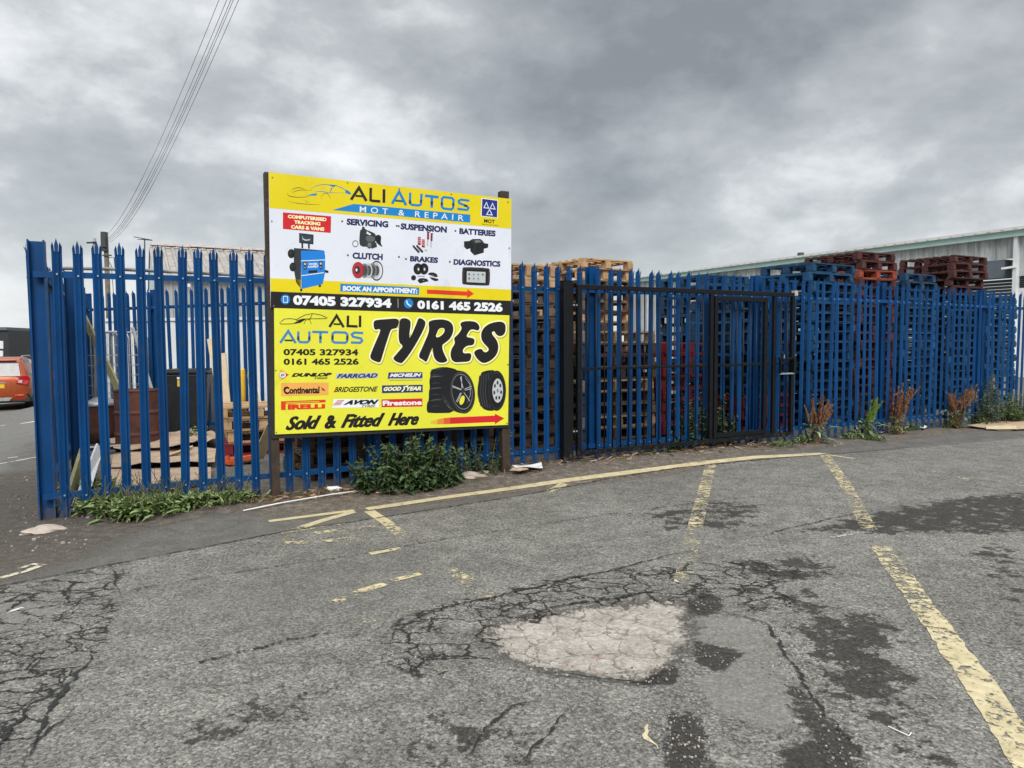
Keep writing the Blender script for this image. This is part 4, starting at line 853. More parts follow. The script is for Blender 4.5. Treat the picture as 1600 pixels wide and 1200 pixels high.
# small logo
for pts, wd_ in (([(140, 128), (150, 138), (200, 138), (240, 134), (270, 125)], 4), ([(148, 125), (170, 108), (210, 106), (240, 112)], 4), ([(240, 112), (290, 85), (335, 76), (385, 84), (425, 102)], 4), ([(240, 118), (280, 108), (420, 106)], 4), ([(320, 112), (335, 80)], 4), ([(285, 140), (295, 115), (318, 112), (330, 138)], 3)): Q.stroke(z3(pts), wd_/3.81, K_, 1)
Q.poly(z3([(225, 132), (270, 110), (300, 108), (262, 132)]), K_, 2); k_ = 1/3.8095
Q.stroke(z3([(437, 156), (480, 88), (522, 158)]), 15*k_, K_, 1); Q.stroke(z3([(462, 138), (502, 140)]), 10*k_, K_, 2); Q.stroke(z3([(548, 88), (546, 150), (605, 153)]), 15*k_, K_, 1); Q.stroke(z3([(620, 88), (619, 157)]), 15*k_, K_, 1)
Q.stroke(z3([(144, 251), (192, 180), (236, 252)]), 15*k_, CERU, 1); Q.stroke(z3([(170, 235), (218, 236)]), 10*k_, DKT, 2)
Q.stroke(z3([(252, 182), (251, 232), (262, 246), (305, 247), (317, 236), (318, 182)]), 14*k_, CERU, 1); Q.stroke(z3([(335, 185), (430, 187)]), 14*k_, CERU, 1); Q.stroke(z3([(384, 190), (383, 252)]), 15*k_, CERU, 1)
Q.stroke(z3([(456, 195), (470, 187), (532, 189), (544, 200), (543, 240), (532, 250), (466, 248), (455, 238)]), 14*k_, CERU, 1, closed=True); Q.stroke(z3([(638, 192), (585, 189), (570, 200), (578, 214), (625, 224), (632, 238), (620, 250), (565, 248)]), 14*k_, CERU, 1)
for seg in ([(251, 212), (252, 232)], [(318, 212), (317, 232)], [(384, 210), (384, 228)], [(456, 205), (455, 232)], [(544, 208), (543, 234)]): Q.stroke(z3(seg), 14*k_, DKT, 1.6)
Q.text('07405 327934', *z3([(163, 286), (609, 288), (163, 325)]), K_, 1, .04); Q.text('0161 465 2526', *z3([(164, 343), (612, 342), (164, 382)]), K_, 1, .04)
# tyre makers' names
Q.stroke(c7([(78, 52), (168, 100), (90, 158)]), .7, ORD_, 1); Q.ell(*c7([(108, 104)])[0], 5.6, 5.4, ORD_, 2); Q.ell(*c7([(108, 104)])[0], 4.9, 4.7, W_P, 3); Q.text('D', *c7([(90, 92), (128, 92), (90, 116)]), K_, 4, .04, .2); Q.poly(c7([(140, 85), (172, 102), (142, 122)]), ORD_, 2)
Q.text('DUNLOP', *c7([(200, 85), (612, 80), (198, 124)]), K_, 1, .07, .3); Q.text('TIRES', *c7([(430, 130), (570, 126), (428, 148)]), K_, 1, .03, .3)
Q.poly(c7([(655, 88), (1085, 82), (1078, 136), (650, 142)]), GRL, 1); Q.text('FARROAD', *c7([(665, 92), (1080, 86), (660, 138)]), NAVB, 2, .05, .3)
Q.poly(c7([(1190, 78), (1535, 75), (1536, 142), (1180, 145)]), NAVB, 1); Q.text('MICHELIN', *c7([(1205, 90), (1525, 84), (1200, 126)]), W_P, 2, .05, .25); Q.stroke(c7([(1190, 140), (1535, 136)]), .5, W_P, 2); Q.stroke(c7([(1195, 160), (1535, 157)]), .45, GRD, 1)
Q.poly(c7([(92, 185), (578, 180), (576, 308), (92, 320)]), PEACH, 1); Q.text('Continental', *c7([(124, 226), (486, 220), (122, 298)]), K_, 2, .045); Q.stroke(c7([(118, 262), (130, 232), (160, 224)]), 1.6, K_, 2); Q.stroke(c7([(122, 270), (140, 292), (170, 296)]), 1.6, K_, 2); Q.poly(c7([(500, 225), (525, 245), (545, 262), (538, 268), (528, 258), (515, 266), (512, 250)]), K_, 2)
Q.text('BRIDGESTONE', *c7([(640, 226), (1082, 220), (634, 280)]), K_, 1, .03, .25); Q.stroke(c7([(632, 280), (660, 232)]), 1.4, ORD_, 2)
Q.poly(c7([(1122, 210), (1538, 203), (1538, 280), (1122, 290)]), NAVB, 1); Q.text('GOOD', *c7([(1142, 226), (1320, 222), (1138, 268)]), CREAM, 2, .05, .25); Q.text('YEAR', *c7([(1372, 222), (1526, 220), (1368, 264)]), CREAM, 2, .05, .25); Q.stroke(c7([(1392, 212), (1345, 228), (1352, 245), (1325, 276)]), 1.8, CREAM, 2)
Q.poly(c7([(92, 372), (520, 357), (548, 357), (546, 382), (480, 386), (140, 396), (140, 460), (92, 462)]), ORD_, 1); Q.stroke(c7([(145, 384), (482, 376)]), .9, LEM, 2); Q.text('IRELLI', *c7([(160, 402), (542, 400), (160, 460)]), ORD_, 1, .07, br=c7([(542, 446)])[0])
Q.poly(c7([(632, 350), (1095, 350), (1090, 432), (614, 440)]), W_P, 1)
for k in range(4): Q.stroke(c7([(662 - 14*k, 368 + 14*k), (735 - 12*k, 364 + 14*k)]), 1.0, WINE, 2)
Q.text('AVON', *c7([(745, 360), (1095, 354), (725, 410)]), K_, 2, .07, .3); Q.text('TYRES', *c7([(918, 414), (1058, 408), (912, 436)]), K_, 2, .02, .3)
Q.poly(c7([(1118, 353), (1535, 343), (1534, 425), (1118, 432)]), RED_P, 1); Q.text('Firestone', *c7([(1130, 366), (1530, 358), (1130, 418)]), W_P, 2, .045)
for wd_, tl, tr, bl, br in (('Sold', (168, 528), (502, 514), (140, 668), (470, 652)), ('&', (552, 518), (655, 511), (538, 655), (648, 642)), ('Fitted', (738, 506), (1150, 491), (705, 644), (1115, 628)), ('Here', (1214, 492), (1508, 484), (1185, 622), (1482, 612))):
    for k, dx in enumerate((-6, -2, 2, 6)):
        sh_ = lambda q: c7([(q[0] + dx, q[1] + (k % 2)*3 - 1)])[0]; Q.text(wd_, sh_(tl), sh_(tr), sh_(bl), K_, 1 + k*.4, .022, .3 if wd_ != '&' else .15, br=sh_(br))
# tyres
TS = smoothp(c8([(612, 600), (660, 570), (750, 558), (840, 575), (880, 600), (760, 690), (720, 780), (760, 920), (860, 990), (600, 995), (580, 975), (582, 900), (600, 872), (600, 790), (610, 762), (604, 690), (614, 650)]), 1); Q.poly(TS, DKB, 1)
for y0 in (592, 668, 775, 882): Q.stroke(c8([(618, y0), (680, y0 - 20), (760, y0 - 26)]), 1.0, SMOKE, 2, taper=True); Q.stroke(c8([(612, y0 + 50), (660, y0 + 42), (712, y0 + 46)]), 2.6, GRD, 2, taper=True)
for y0 in (660, 770, 880, 590): Q.stroke(c8([(606, y0), (650, y0 - 12), (720, y0 - 10)]), .7, GRM, 3, taper=True)
Q.poly(smoothp(c8([(800, 605), (860, 588), (930, 605), (930, 990), (880, 992), (800, 950), (740, 870), (715, 770), (740, 670)]), 1), DKB, 3)
for k in range(5): Q.stroke(c8([(728 + 14*k, 820 + 18*k), (740 + 16*k, 880 + 14*k), (800 + 12*k, 960 + 4*k)]), .5, SMOKE, 4)
Q.ell(*c8([(915, 797)])[0], 19.6, 33.4, K_, 4, 0, -.12); Q.ell(*c8([(915, 797)])[0], 18.6, 32.2, SMOKE, 5, .96, -.12); Q.ell(*c8([(912, 792)])[0], 16.2, 28.2, GRM, 5, .95, -.12); Q.ell(*c8([(908, 790)])[0], 15, 26.6, DKB, 5, 0, -.12)
for a, b_ in (((905, 770), (820, 735)), ((905, 775), (822, 748)), ((900, 800), (858, 885)), ((906, 806), (868, 892)), ((925, 770), (895, 655)), ((935, 768), (1000, 742)), ((938, 778), (1002, 765)), ((930, 800), (985, 880)), ((910, 760), (905, 645))): Q.stroke(c8([a, b_]), .9, GRL, 6)
Q.ell(*c8([(912, 872)])[0], 3.6, 7.4, LEM, 6, 0, .3); Q.stroke(c8([(935, 655), (985, 720), (990, 820), (960, 900)]), .7, GRL, 6, taper=True); Q.ell(*c8([(920, 782)])[0], 2.4, 4, GRD, 7)
Q.poly(smoothp(c8([(1080, 615), (1150, 590), (1230, 590), (1230, 972), (1130, 970), (1075, 915), (1050, 790)]), 1), DKB, 1)
for k in range(6): Q.stroke(c8([(1075 + 22*k, 640 - 6*k), (1058 + 24*k, 790), (1085 + 22*k, 925 + 6*k)]), .9, SMOKE, 2)
Q.ell(*c8([(1235, 782)])[0], 14.8, 31.4, K_, 3); Q.ell(*c8([(1238, 782)])[0], 13.2, 29, GRD, 4, .95); Q.ell(*c8([(1246, 782)])[0], 8.2, 18.8, GRL, 5)
for k in range(7):
    a = 2*math.pi*k/7 + .2; Q.ell(1246/6 + 570 + 5.4*math.cos(a), 782/6 + 480 + 12.4*math.sin(a), 1.5, 3.0, GRD, 6)
Q.ell(*c8([(1246, 782)])[0], 1.6, 3, GRM, 6)
rs = [(620, 1068, 1092), (680, 1052, 1096), (740, 1040, 1096), (800, 1034, 1094), (1220, 1016, 1076)]
for k, cset in enumerate(((226, 190, 60), (224, 140, 56), (220, 90, 48), (210, 32, 40))):
    (x0, a0, b0), (x1, a1, b1) = rs[k], rs[k+1]; Q.poly(c8([(x0, a0), (x1, a1), (x1, b1), (x0, b0)]), pm('arrow_%d' % cset[1], cset), 1)
Q.poly(c8([(1220, 998), (1308, 1042), (1220, 1096)]), RED_P, 1)
for x, y in ((120, 785), (118, 415), (1500, 380), (1494, 730), (610, 50), (1042, 62)): Q.ell(*z3([(x, y)])[0], 1.0, 1.1, SMOKE, 4)
board(LQ, .010, .0008, LEM, 'lower_panel', Q)
# ---------------------------------------------------------------- things standing in the yard
def at(px, py, depth):
    p = D(px, py, depth); return np.array([p[0], p[1], float(gz(p[0], p[1]))])
# oil drum
c = at(216, 650, 9.7); mb = MB(); pr = [(.0, .01), (.285, .0), (.292, .012), (.284, .03)]
for z in (.29, .58): pr += [(.284, z - .03), (.296, z - .008), (.296, z + .008), (.284, z + .03)]
pr += [(.284, .85), (.293, .865), (.293, .878), (.280, .878), (.278, .86), (.0, .855)]
dr = empty('oil_drum', c, 'tall rust brown oil drum in the yard behind the fence', 'drum'); mb.lathe(c, pr, RUST, 32); mb.build('body', dr, smooth=False)
mb = MB(); mb.lathe(c + (.15, -.1, .855), [(0, .02), (.03, .02), (.03, 0)], RUST, 12); mb.build('bung', dr)
# dented metal dustbin
c = at(158, 640, 10.85); bn = empty('dustbin', c, 'rusty round metal dustbin with pale galvanised lid beside the drum', 'dustbin')
mb = MB(); mb.lathe(c, [(0, .01), (.17, 0), (.19, .2), (.212, .55), (.218, .58)], RUST, 28); mb.build('body', bn, smooth=True)
mb = MB(); mb.lathe(c, [(.232, .57), (.236, .60), (.20, .64), (.08, .685), (0, .69)], GALV, 28); mb.build('lid', bn, smooth=True)
# black bin cabinet
c = at(299, 640, 11.4); cb = empty('wheeled_bin', c, 'tall black plastic waste bin with small yellow sticker behind the drum', 'bin', rz=.12)
mb = MB()
lo, hi = (.29, .28), (.335, .31); vs = [(sx_*a, sy*b_, z) for (a, b_), z in ((lo, .06), (hi, 1.02)) for sx_, sy in ((-1, -1), (1, -1), (1, 1), (-1, 1))]
mb.add(vs, [(3, 2, 1, 0), (4, 5, 6, 7), (0, 1, 5, 4), (1, 2, 6, 5), (2, 3, 7, 6), (3, 0, 4, 7)], BLKPL); bevel(mb.build('body', cb, local=True), .02, 3)
mb = MB(); mb.box((0, 0, 1.05), (.70, .66, .05), BLKPL); mb.box((0, -.02, 1.085), (.56, .5, .025), BLKPL); bevel(mb.build('lid', cb, local=True), .015, 3)
mb = MB(); mb.box((-.06, -.312, .88), (.075, .006, .10), YELLOWP); mb.box((-.06, -.316, .96), (.075, .006, .035), WHITEP); mb.build('sticker', cb, local=True)
for sx_ in (-.22, .22):
    mb = MB(); mb.tube([(sx_ - .02, .2, .08), (sx_ + .02, .2, .08)], .08, BLKPL, 16); mb.build('wheel', cb, local=True)
# yellow bollard
c = at(379.5, 640, 10.5); bl = empty('bollard', c, 'yellow steel bollard standing by the low pale pallets', 'bollard')
mb = MB(); mb.tube([c + (0, 0, -.1), c + (0, 0, 1.1), c + (0, 0, 1.12)], [.045, .045, .038], YELLOWP, 20); mb.build('tube', bl, smooth=True)
# grey steel post with a short arm
c = at(147.5, 580, 11.2); sp = empty('steel_post', c, 'slim grey steel post with short arm standing in the yard', 'post')
tp = D(147.5, 372, 11.2); mb = MB(); mb.tube([c, (tp[0], tp[1], tp[2])], [.033, .024], LAMPG, 10); mb.build('shaft', sp, smooth=True)
mb = MB(); q = D(142, 379, 11.2); mb.bar(D(136, 379.5, 11.2), D(150, 378.5, 11.17), .02, .03, BLKPL); mb.build('arm', sp)
# wire roll cages
def cage(px, depth, w_, rz, label):
    c = at(px, 600, depth); r = empty('roll_cage', c, label, 'roll cage', 'wire roll cages in the yard', rz); H, d_ = 1.68, .7
    mb = MB(); 
    for y in (-d_/2, d_/2):
        pts = [(-w_/2, y, .15), (-w_/2, y, H - .1), (-w_/2 + .03, y, H - .03), (-w_/2 + .1, y, H), (w_/2 - .1, y, H), (w_/2 - .03, y, H - .03), (w_/2, y, H - .1), (w_/2, y, .15)]; mb.tube(pts, .012, GALV, 8)
    mb.build('side_frame', r, local=True, smooth=True)
    mb = MB()
    for y in (-d_/2, d_/2):
        for k in range(1, 14): x = -w_/2 + w_*k/14; mb.tube([(x, y, .2), (x, y, H)], .003, GALV, 4, False)
        for k in range(1, 9): z = .2 + (H - .25)*k/9; mb.tube([(-w_/2, y, z), (w_/2, y, z)], .0035, GALV, 4, False)
    for k in range(1, 8):
        z = .2 + (H - .25)*k/9; mb.tube([(w_/2, -d_/2, z), (w_/2, d_/2, z)], .0035, GALV, 4, False)
    mb.build('mesh_panel', r, local=True)
    mb = MB(); mb.box((0, 0, .17), (w_, d_, .03), GALV); mb.build('base', r, local=True)
    for x in (-1, 1):
        for y in (-1, 1): m_ = MB(); m_.tube([(x*w_*.42 - .015, y*d_*.42, .06), (x*w_*.42 + .015, y*d_*.42, .06)], .06, BLKPL, 14); m_.build('wheel', r, local=True)
cage(190, 11.4, .56, .1, 'wire roll cage with rounded top standing behind the rusty drum'); cage(146, 11.7, .42, -.2, 'wire roll cage standing behind the dustbin and steel post')
# leaning planks
def plank(p, q, wd_, th, mt, label, nm='plank', cat='plank', side=None):
    mb = MB(); mb.bar(p, q, wd_, th, mt, side); c = (np.asarray(p) + np.asarray(q))/2
    o = mb.build(nm, loc=c); return tag(bevel(o, .003), label, cat)
plank(D(132, 498, 11.1), D(187, 612, 10.7), .16, .03, OLDBD, 'wide mossy board leaning across the roll cages', side=(.6, -.5, .6))
plank(D(207, 512, 11.2), D(238, 612, 10.9), .04, .04, LAMPG, 'thin dark pole leaning right behind the drum', 'pole', 'pole')
plank(D(329.5, 529, 10.7), D(355, 680, 10.5), .115, .022, PALEW, 'pale planed board leaning left of the yellow bollard', side=(1, 0, .2))
plank(D(347, 552, 10.4), D(360, 685, 10.3), .105, .022, PALEW, 'shorter pale board leaning against the pallets', side=(1, 0, .2))
plank(D(388, 585, 10.4), D(398, 650, 10.2), .03, .03, LAMPG, 'grey stick leaning right of the yellow bollard', 'stick', 'stick')
plank(D(402, 605, 10.4), D(411, 650, 10.2), .03, .02, PALEW, 'pale stick leaning behind the low pallet stack', 'stick', 'stick')
plank(FW(-.02, .12, .03), D(131, 702, 7.3), .17, .03, OLDBD, 'mossy old board propped inside the corner of the fence', side=(0, 0, 1))
# white sheet standing behind the fence corner
mb = MB(); P4 = [D(104, 803, 6.28), D(152, 695, 7.0), D(155, 712, 7.0), D(128, 795, 6.4)]
mb.prism([D(106, 803, 6.30), D(150, 693, 7.0), D(156, 710, 7.0), D(128, 800, 6.36)], (.01, .015, 0), WHITEP); tag(mb.build('plastic_sheet', loc=P4[0]), 'white plastic sheet propped inside the fence corner', 'sheet')
dl = empty('dolly', at(160, 690, 9.5), 'low black dolly lying in front of the rusty dustbin', 'dolly', rz=.35); mb = MB(); mb.box((0, 0, .13), (.55, .4, .035), BLKPL)
mb.build('deck', dl, local=True); mb = MB(); mb.bar((-.27, -.21, .16), (.3, -.21, .17), .02, .02, WHITEP); mb.build('rail', dl, local=True)
for x in (-.2, .2):
    for y in (-.15, .15): mb = MB(); mb.tube([(x - .015, y, .055), (x + .015, y, .055)], .055, BLKPL, 12); mb.build('wheel', dl, local=True)
plank(at(402, 700, 9.0) + (0, 0, .05), at(428, 700, 8.6) + (0, 0, .52), .14, .02, PALEW, 'pale board leaning on the front of the low pallets', side=(1, .3, 0))
plank(at(356, 700, 8.8) + (0, 0, .02), at(402, 700, 8.9) + (0, 0, .05), .1, .02, WOODD, 'old brown board lying before the low pallets', side=(.2, 1, 0))
plank(at(222, 730, 8.6) + (0, 0, .03), at(300, 720, 9.2) + (0, 0, .16), .09, .02, PALEW, 'pale offcut lying across the yard cardboard', side=(.3, 1, 0))
# flattened cardboard
def flat(px, dz, mt, label, nm='cardboard_sheet', cat='cardboard', th=.006, seed=0, amp=.02, group=None):
    r = rnd(seed or len(label)); P_ = [G(*q) for q in px]; c = sum(P_)/len(P_); mb = MB(); bm = bmesh.new()
    top = [p + (0, 0, dz + r.uniform(0, amp)) for p in P_]
    vs = [bm.verts.new(p) for p in top]; bm.faces.new(vs); bmesh.ops.triangulate(bm, faces=bm.faces[:]); bmesh.ops.subdivide_edges(bm, edges=bm.edges[:], cuts=4, use_grid_fill=True)
    bmesh.ops.triangulate(bm, faces=bm.faces[:])
    fz = [r.uniform(0, 6.3) for _ in range(4)]
    for v in bm.verts: v.co.z += amp*.8*(math.sin(v.co.x*5 + fz[0])*math.sin(v.co.y*4 + fz[1]) + .4*math.sin(v.co.x*11 + v.co.y*9 + fz[2])) + amp*.9
    bmesh.ops.recalc_face_normals(bm, faces=bm.faces[:])
    ex = bmesh.ops.extrude_face_region(bm, geom=bm.faces[:]); 
    for v in [g for g in ex['geom'] if isinstance(g, bmesh.types.BMVert)]: v.co.z -= th
    bmesh.ops.translate(bm, vec=Vector(-c), verts=bm.verts[:]); bmesh.ops.recalc_face_normals(bm, faces=bm.faces[:])
    me = bpy.data.meshes.new(nm); bm.to_mesh(me); bm.free(); me.materials.append(mt); o = bpy.data.objects.new(nm, me); COL.objects.link(o); o.location = c
    return tag(o, label, cat, group)
flat([(172, 705), (236, 697), (300, 688), (310, 705), (292, 716), (178, 722)], .10, CARDB, 'crumpled brown cardboard lying at the foot of the drum', amp=.05)
flat([(168, 722), (255, 710), (338, 712), (336, 732), (250, 738), (170, 742)], .05, CARDB, 'broad flat cardboard sheet on the ground in the yard', amp=.03, seed=5)
flat([(172, 742), (290, 734), (330, 737), (330, 758), (240, 774), (176, 776)], .02, CARDB, 'pale cardboard lying close behind the weeds', amp=.02, seed=9)
flat([(292, 690), (330, 684), (345, 698), (320, 706)], .06, CARDB, 'small folded cardboard piece before the black bin', amp=.04, seed=12)
flat([(1508, 668), (1555, 661), (1600, 660), (1640, 664), (1640, 672), (1560, 674), (1520, 670)], .01, CARDB, 'flattened cardboard on the ground by the far weeds', amp=.02, seed=3)
flat([(1540, 669), (1588, 669), (1588, 674), (1541, 673)], .03, PALEW, 'pale torn board lying on the far cardboard', amp=.01, seed=4)
flat([(800, 736), (822, 731), (846, 730), (848, 737), (820, 741), (806, 741)], .02, PAPER, 'crumpled white paper lying by the right sign post', 'paper', 'paper', .002, 7, .03)
flat([(796, 741), (812, 737), (826, 741), (812, 744)], .02, CARDB, 'scrap of brown card by the right sign post', amp=.02, seed=8)
# orange barrier foot
p = at(375, 722, 8.9); ob = empty('barrier_panel', p, 'orange plastic barrier panel lying below the low pallets', 'barrier')
mb = MB(); mb.bar(D(360, 722, 8.8), D(398, 716, 9.0), .09, .06, ORANGE); mb.build('panel', ob); mb = MB(); mb.bar(D(352, 722, 8.75), D(360, 722, 8.8), .05, .2, ORANGE); mb.bar(D(354, 712, 8.75), D(356, 724, 8.75), .05, .05, ORANGE, (1, 0, 0)); mb.build('foot', ob)
# rubble at the foot of the corner post and along the fence
def lump(c, r, mt, label, nm='concrete_lump', cat='rubble', seed=1, sc=(1.3, 1, .35), group=None):
    bm = bmesh.new(); bmesh.ops.create_icosphere(bm, subdivisions=3, radius=1); q = rnd(seed); ph = [q.uniform(0, 6) for _ in range(6)]
    for v in bm.verts:
        k = 1 + .18*math.sin(v.co.x*3 + ph[0])*math.sin(v.co.y*4 + ph[1]) + .12*math.sin(v.co.z*6 + v.co.x*5 + ph[2]) + .05*math.sin(v.co.x*13 + ph[3])*math.sin(v.co.y*15 + ph[4]); v.co *= k*r; v.co.x *= sc[0]; v.co.y *= sc[1]; v.co.z = max(v.co.z, -.2*r)*sc[2]
    me = bpy.data.meshes.new(nm); bm.to_mesh(me); bm.free(); me.materials.append(mt); o = bpy.data.objects.new(nm, me); COL.objects.link(o); o.location = tuple(c); o.rotation_euler = (0, 0, q.uniform(-.5, .9)); return tag(o, label, cat, group)
lump(G(68, 829, .0), .105, CONCR, 'pale concrete lump at the foot of the corner post', seed=4, sc=(1.45, .9, .35)); o = COL.objects[-1]; o.rotation_euler = (0, 0, .5)
lump(G(735, 746, .01), .12, CONCR, 'broken pale concrete on the soil beside the nettle bush', seed=6, sc=(1.6, .8, .4)); lump(G(753, 741, .01), .07, CONCR, 'small concrete chunk left of the right sign post', seed=8)
lump(G(1333, 679, .02), .13, CONCR, 'grey rubble lump behind the bright green dock plant', seed=9, sc=(1.3, .7, .55))
# loose grit and litter: too many to count
DSTONE = mat('dull_stone', (0.13, 0.12, 0.105), 0.9, 0.25, 20)
r = rnd(77); mb = MB()
for k in range(1100):
    u_ = r.random()
    if u_ < .25: p = G(r.uniform(2, 140), r.uniform(770, 862)); 
    elif u_ < .85: s_ = r.uniform(0, 9.6); q = FW(s_, -.12 + r.gauss(0, .16)); p = np.array([q[0], q[1], float(gz(q[0], q[1]))])
    else: s_ = r.uniform(-1.5, 3); q = FW(s_, r.uniform(.1, 3)); p = np.array([q[0], q[1], float(gz(q[0], q[1]))])
    a = r.choice([.004, .006, .008, .012]) if r.random() < .96 else .024; mt = r.choice([CONCR, ROOFC, DSTONE, DSTONE, DSTONE, DSTONE])
    mb.box(p + (0, 0, a*.25), (a*r.uniform(.7, 1.6), a*r.uniform(.6, 1.2), a*.7), mt, yaw_axes(r.uniform(0, 3)))
def near(px, n, sg, big=.007):
    for k in range(n):
        i_ = r.randrange(len(px) - 1); f_ = r.random(); q = G(px[i_][0]*(1-f_) + px[i_+1][0]*f_, px[i_][1]*(1-f_) + px[i_+1][1]*f_); x, y = q[0] + r.gauss(0, sg), q[1] + r.gauss(0, sg); a = r.uniform(.0025, big)
        mb.box((x, y, float(gz(x, y)) + a*.3), (a*r.uniform(.8, 1.6), a, a*.8), r.choice([CONCR, DSTONE, DSTONE, DSTONE, DSTONE, ROOFC]), yaw_axes(r.uniform(0, 3)))
near([(760, 990), (870, 953), (1080, 938), (1085, 990), (1055, 1045), (1000, 1066), (880, 1055), (800, 1035), (760, 990)], 260, .05, .008)
near([(1195, 978), (1230, 1030), (1260, 1080), (1300, 1125), (1330, 1195)], 380, .06, .008); near([(1060, 1115), (1075, 1150), (1070, 1195)], 160, .06, .007); near([(1095, 1010), (1130, 1035)], 60, .05, .006); near([(1100, 940), (1115, 955)], 50, .04, .006)
near([(0, 1030), (60, 1000), (110, 960), (60, 1090)], 160, .1, .008); near([(600, 1040), (640, 980), (760, 935), (900, 905)], 160, .05, .008)
g_ = mb.build('gravel', loc=(0, 0, 0)); g_['kind'] = 'stuff'; g_['label'] = 'loose grit and small stones scattered along the fence foot'
r = rnd(88); mb = MB()                                                  # dry stalks and leaf litter
for k in range(1100):
    s_ = r.choice([r.uniform(1.4, 3.2), r.uniform(3.2, 9.4)]); q = FW(s_, -.16 - abs(r.gauss(0, .16)) + .1); z = float(gz(q[0], q[1])); a = r.uniform(0, 3.14); L = r.uniform(.02, .13)
    p0 = np.array([q[0], q[1], z + r.uniform(.004, .03)]); d_ = np.array([math.cos(a), math.sin(a), r.uniform(-.05, .25)])*L; mb.bar(p0, p0 + d_, r.uniform(.003, .014), .002, r.choice([STEMR, CARDB, STEM, WOODD]))
g_ = mb.build('litter', loc=(0, 0, 0)); g_['kind'] = 'stuff'; g_['label'] = 'dry stalks and leaf litter along the fence foot'
# white plastic pipe, bottle, can
P_ = [G(380, 800, .012), G(440, 789, .02), G(520, 777, .03), G(606, 764, .02)]; mb = MB(); mb.tube(P_, .0065, WHITEP, 8); tag(mb.build('plastic_pipe', loc=P_[1], smooth=True), 'long thin white plastic pipe lying on the tarmac edge', 'pipe')
def bottle(px, py, ang, label, L=.2, rr=.034):
    p = G(px, py, rr); d_ = np.array([math.cos(ang), math.sin(ang), 0]); b0 = empty('plastic_bottle', p - (0, 0, rr), label, 'bottle')
    mb = MB(); mb.tube([p - d_*L*.5, p - d_*L*.48, p + d_*L*.2, p + d_*L*.38, p + d_*L*.46], [rr*.7, rr, rr, rr*.45, rr*.4], WHITEP, 14); mb.build('body', b0, smooth=True); mb = MB(); mb.tube([p + d_*L*.46, p + d_*L*.52], rr*.45, REDLENS, 12); mb.build('cap', b0)
bottle(523, 768, .3, 'crushed white plastic bottle lying between the nettle bush and left sign post', .15, .027); bottle(1258, 688, 1.3, 'white plastic carton beside the first rusty dock plant', .14, .04)
for i_, (x, y) in enumerate(((1442, 670), (1376, 676))): flat([(x - 6, y + 1), (x, y - 2), (x + 7, y), (x + 2, y + 3)], .01, PAPER, ('scrap of white litter below the third weed', 'scrap of white litter below the green dock')[i_], 'paper', 'paper', .002, 30 + i_, .02)
flat([(1225, 826 - 826 + 1139), (1410, 1139), (1423, 1152), (1412, 1150)], .004, PAPER, 'thin white litter', 'paper') if False else None
mb = MB(); q0, q1, q2 = G(1388, 1137, .006), G(1420, 1152, .006), G(1424, 1147, .006); mb.tube([q0, q1], .0022, PAPER, 6); mb.tube([q1, q2], .002, PAPER, 6); tag(mb.build('straw', loc=q0), 'broken white straw on the tarmac near the yellow line', 'straw')
# ---------------------------------------------------------------- plants
def leaf(mb, base, d, L, W, mt, r, droop=.3, fold=.25):
    d = d/np.linalg.norm(d); sd_ = np.cross(d, UPZ); n_ = np.linalg.norm(sd_); sd_ = sd_/n_ if n_ > 1e-3 else np.array([1.0, 0, 0]); up = np.cross(sd_, d)
    a = r.uniform(-.5, .5); sd_, up = sd_*math.cos(a) + up*math.sin(a), up*math.cos(a) - sd_*math.sin(a)
    pt = lambda t_, x, y: base + d*(L*t_) + sd_*(W*x) + up*(W*y) - UPZ*(droop*L*t_*t_)
    vs = [pt(0, 0, 0), pt(.35, -.5, fold), pt(.35, 0, 0), pt(.35, .5, fold), pt(.72, -.34, fold*.8), pt(.72, 0, .02), pt(.72, .34, fold*.8), pt(1, 0, 0)]
    mb.add(vs, [(0, 2, 1), (0, 3, 2), (1, 2, 5, 4), (2, 3, 6, 5), (4, 5, 7), (5, 6, 7)], mt)
def nettle(center, n, rx, ry, h, label, seed, mt=LEAFB, nm='nettle_bush', cat='bush', Ls=(.05, .10)):
    r = rnd(seed); c = np.asarray(center); root = empty(nm, c, label, cat); st, lv = MB(), MB()
    for k in range(n):
        a = r.uniform(0, 6.283); q = math.sqrt(r.random()); p = c + U3*(rx*q*math.cos(a)) + N3*(ry*q*math.sin(a)); p[2] = float(gz(p[0], p[1]))
        hh = h*(1 - .5*q*q)*r.uniform(.6, 1.1); ln = U3*(r.uniform(-.25, .25) + .25*q*math.cos(a)) + N3*(r.uniform(-.2, .2) + .2*q*math.sin(a))
        pts = [p + UPZ*(hh*t_) + ln*(hh*t_*t_) for t_ in (0, .35, .7, 1)]; st.tube(pts, [.005, .0045, .004, .002], STEM, 5, False)
        m_ = max(5, int(hh/.045))
        for j in range(m_):
            t_ = .12 + .88*j/m_; b0 = p + UPZ*(hh*t_) + ln*(hh*t_*t_); an = r.uniform(0, 6.283)
            for e in range(r.choice([2, 2, 3])):
                aa = an + e*2.6 + r.uniform(-.5, .5); L = r.uniform(*Ls)*(1.15 - .5*t_); leaf(lv, b0, np.array([math.cos(aa), math.sin(aa), r.uniform(.1, .7)]), L, L*r.uniform(.5, .7), mt, r, .45)
    st.build('stems', root, fixn=False); lv.build('foliage', root, fixn=False); return root
q = onfence(642, 742, -.30); nettle((q[0], q[1], gz(q[0], q[1])), 110, .52, .22, .57, 'dense dark green nettle bush growing below the sign', 21, Ls=(.06, .12))
q = FW(4.0, -.10); nettle((q[0], q[1], gz(q[0], q[1])), 16, .34, .12, .5, 'smaller nettle clump left of the right sign post', 22, Ls=(.04, .075))
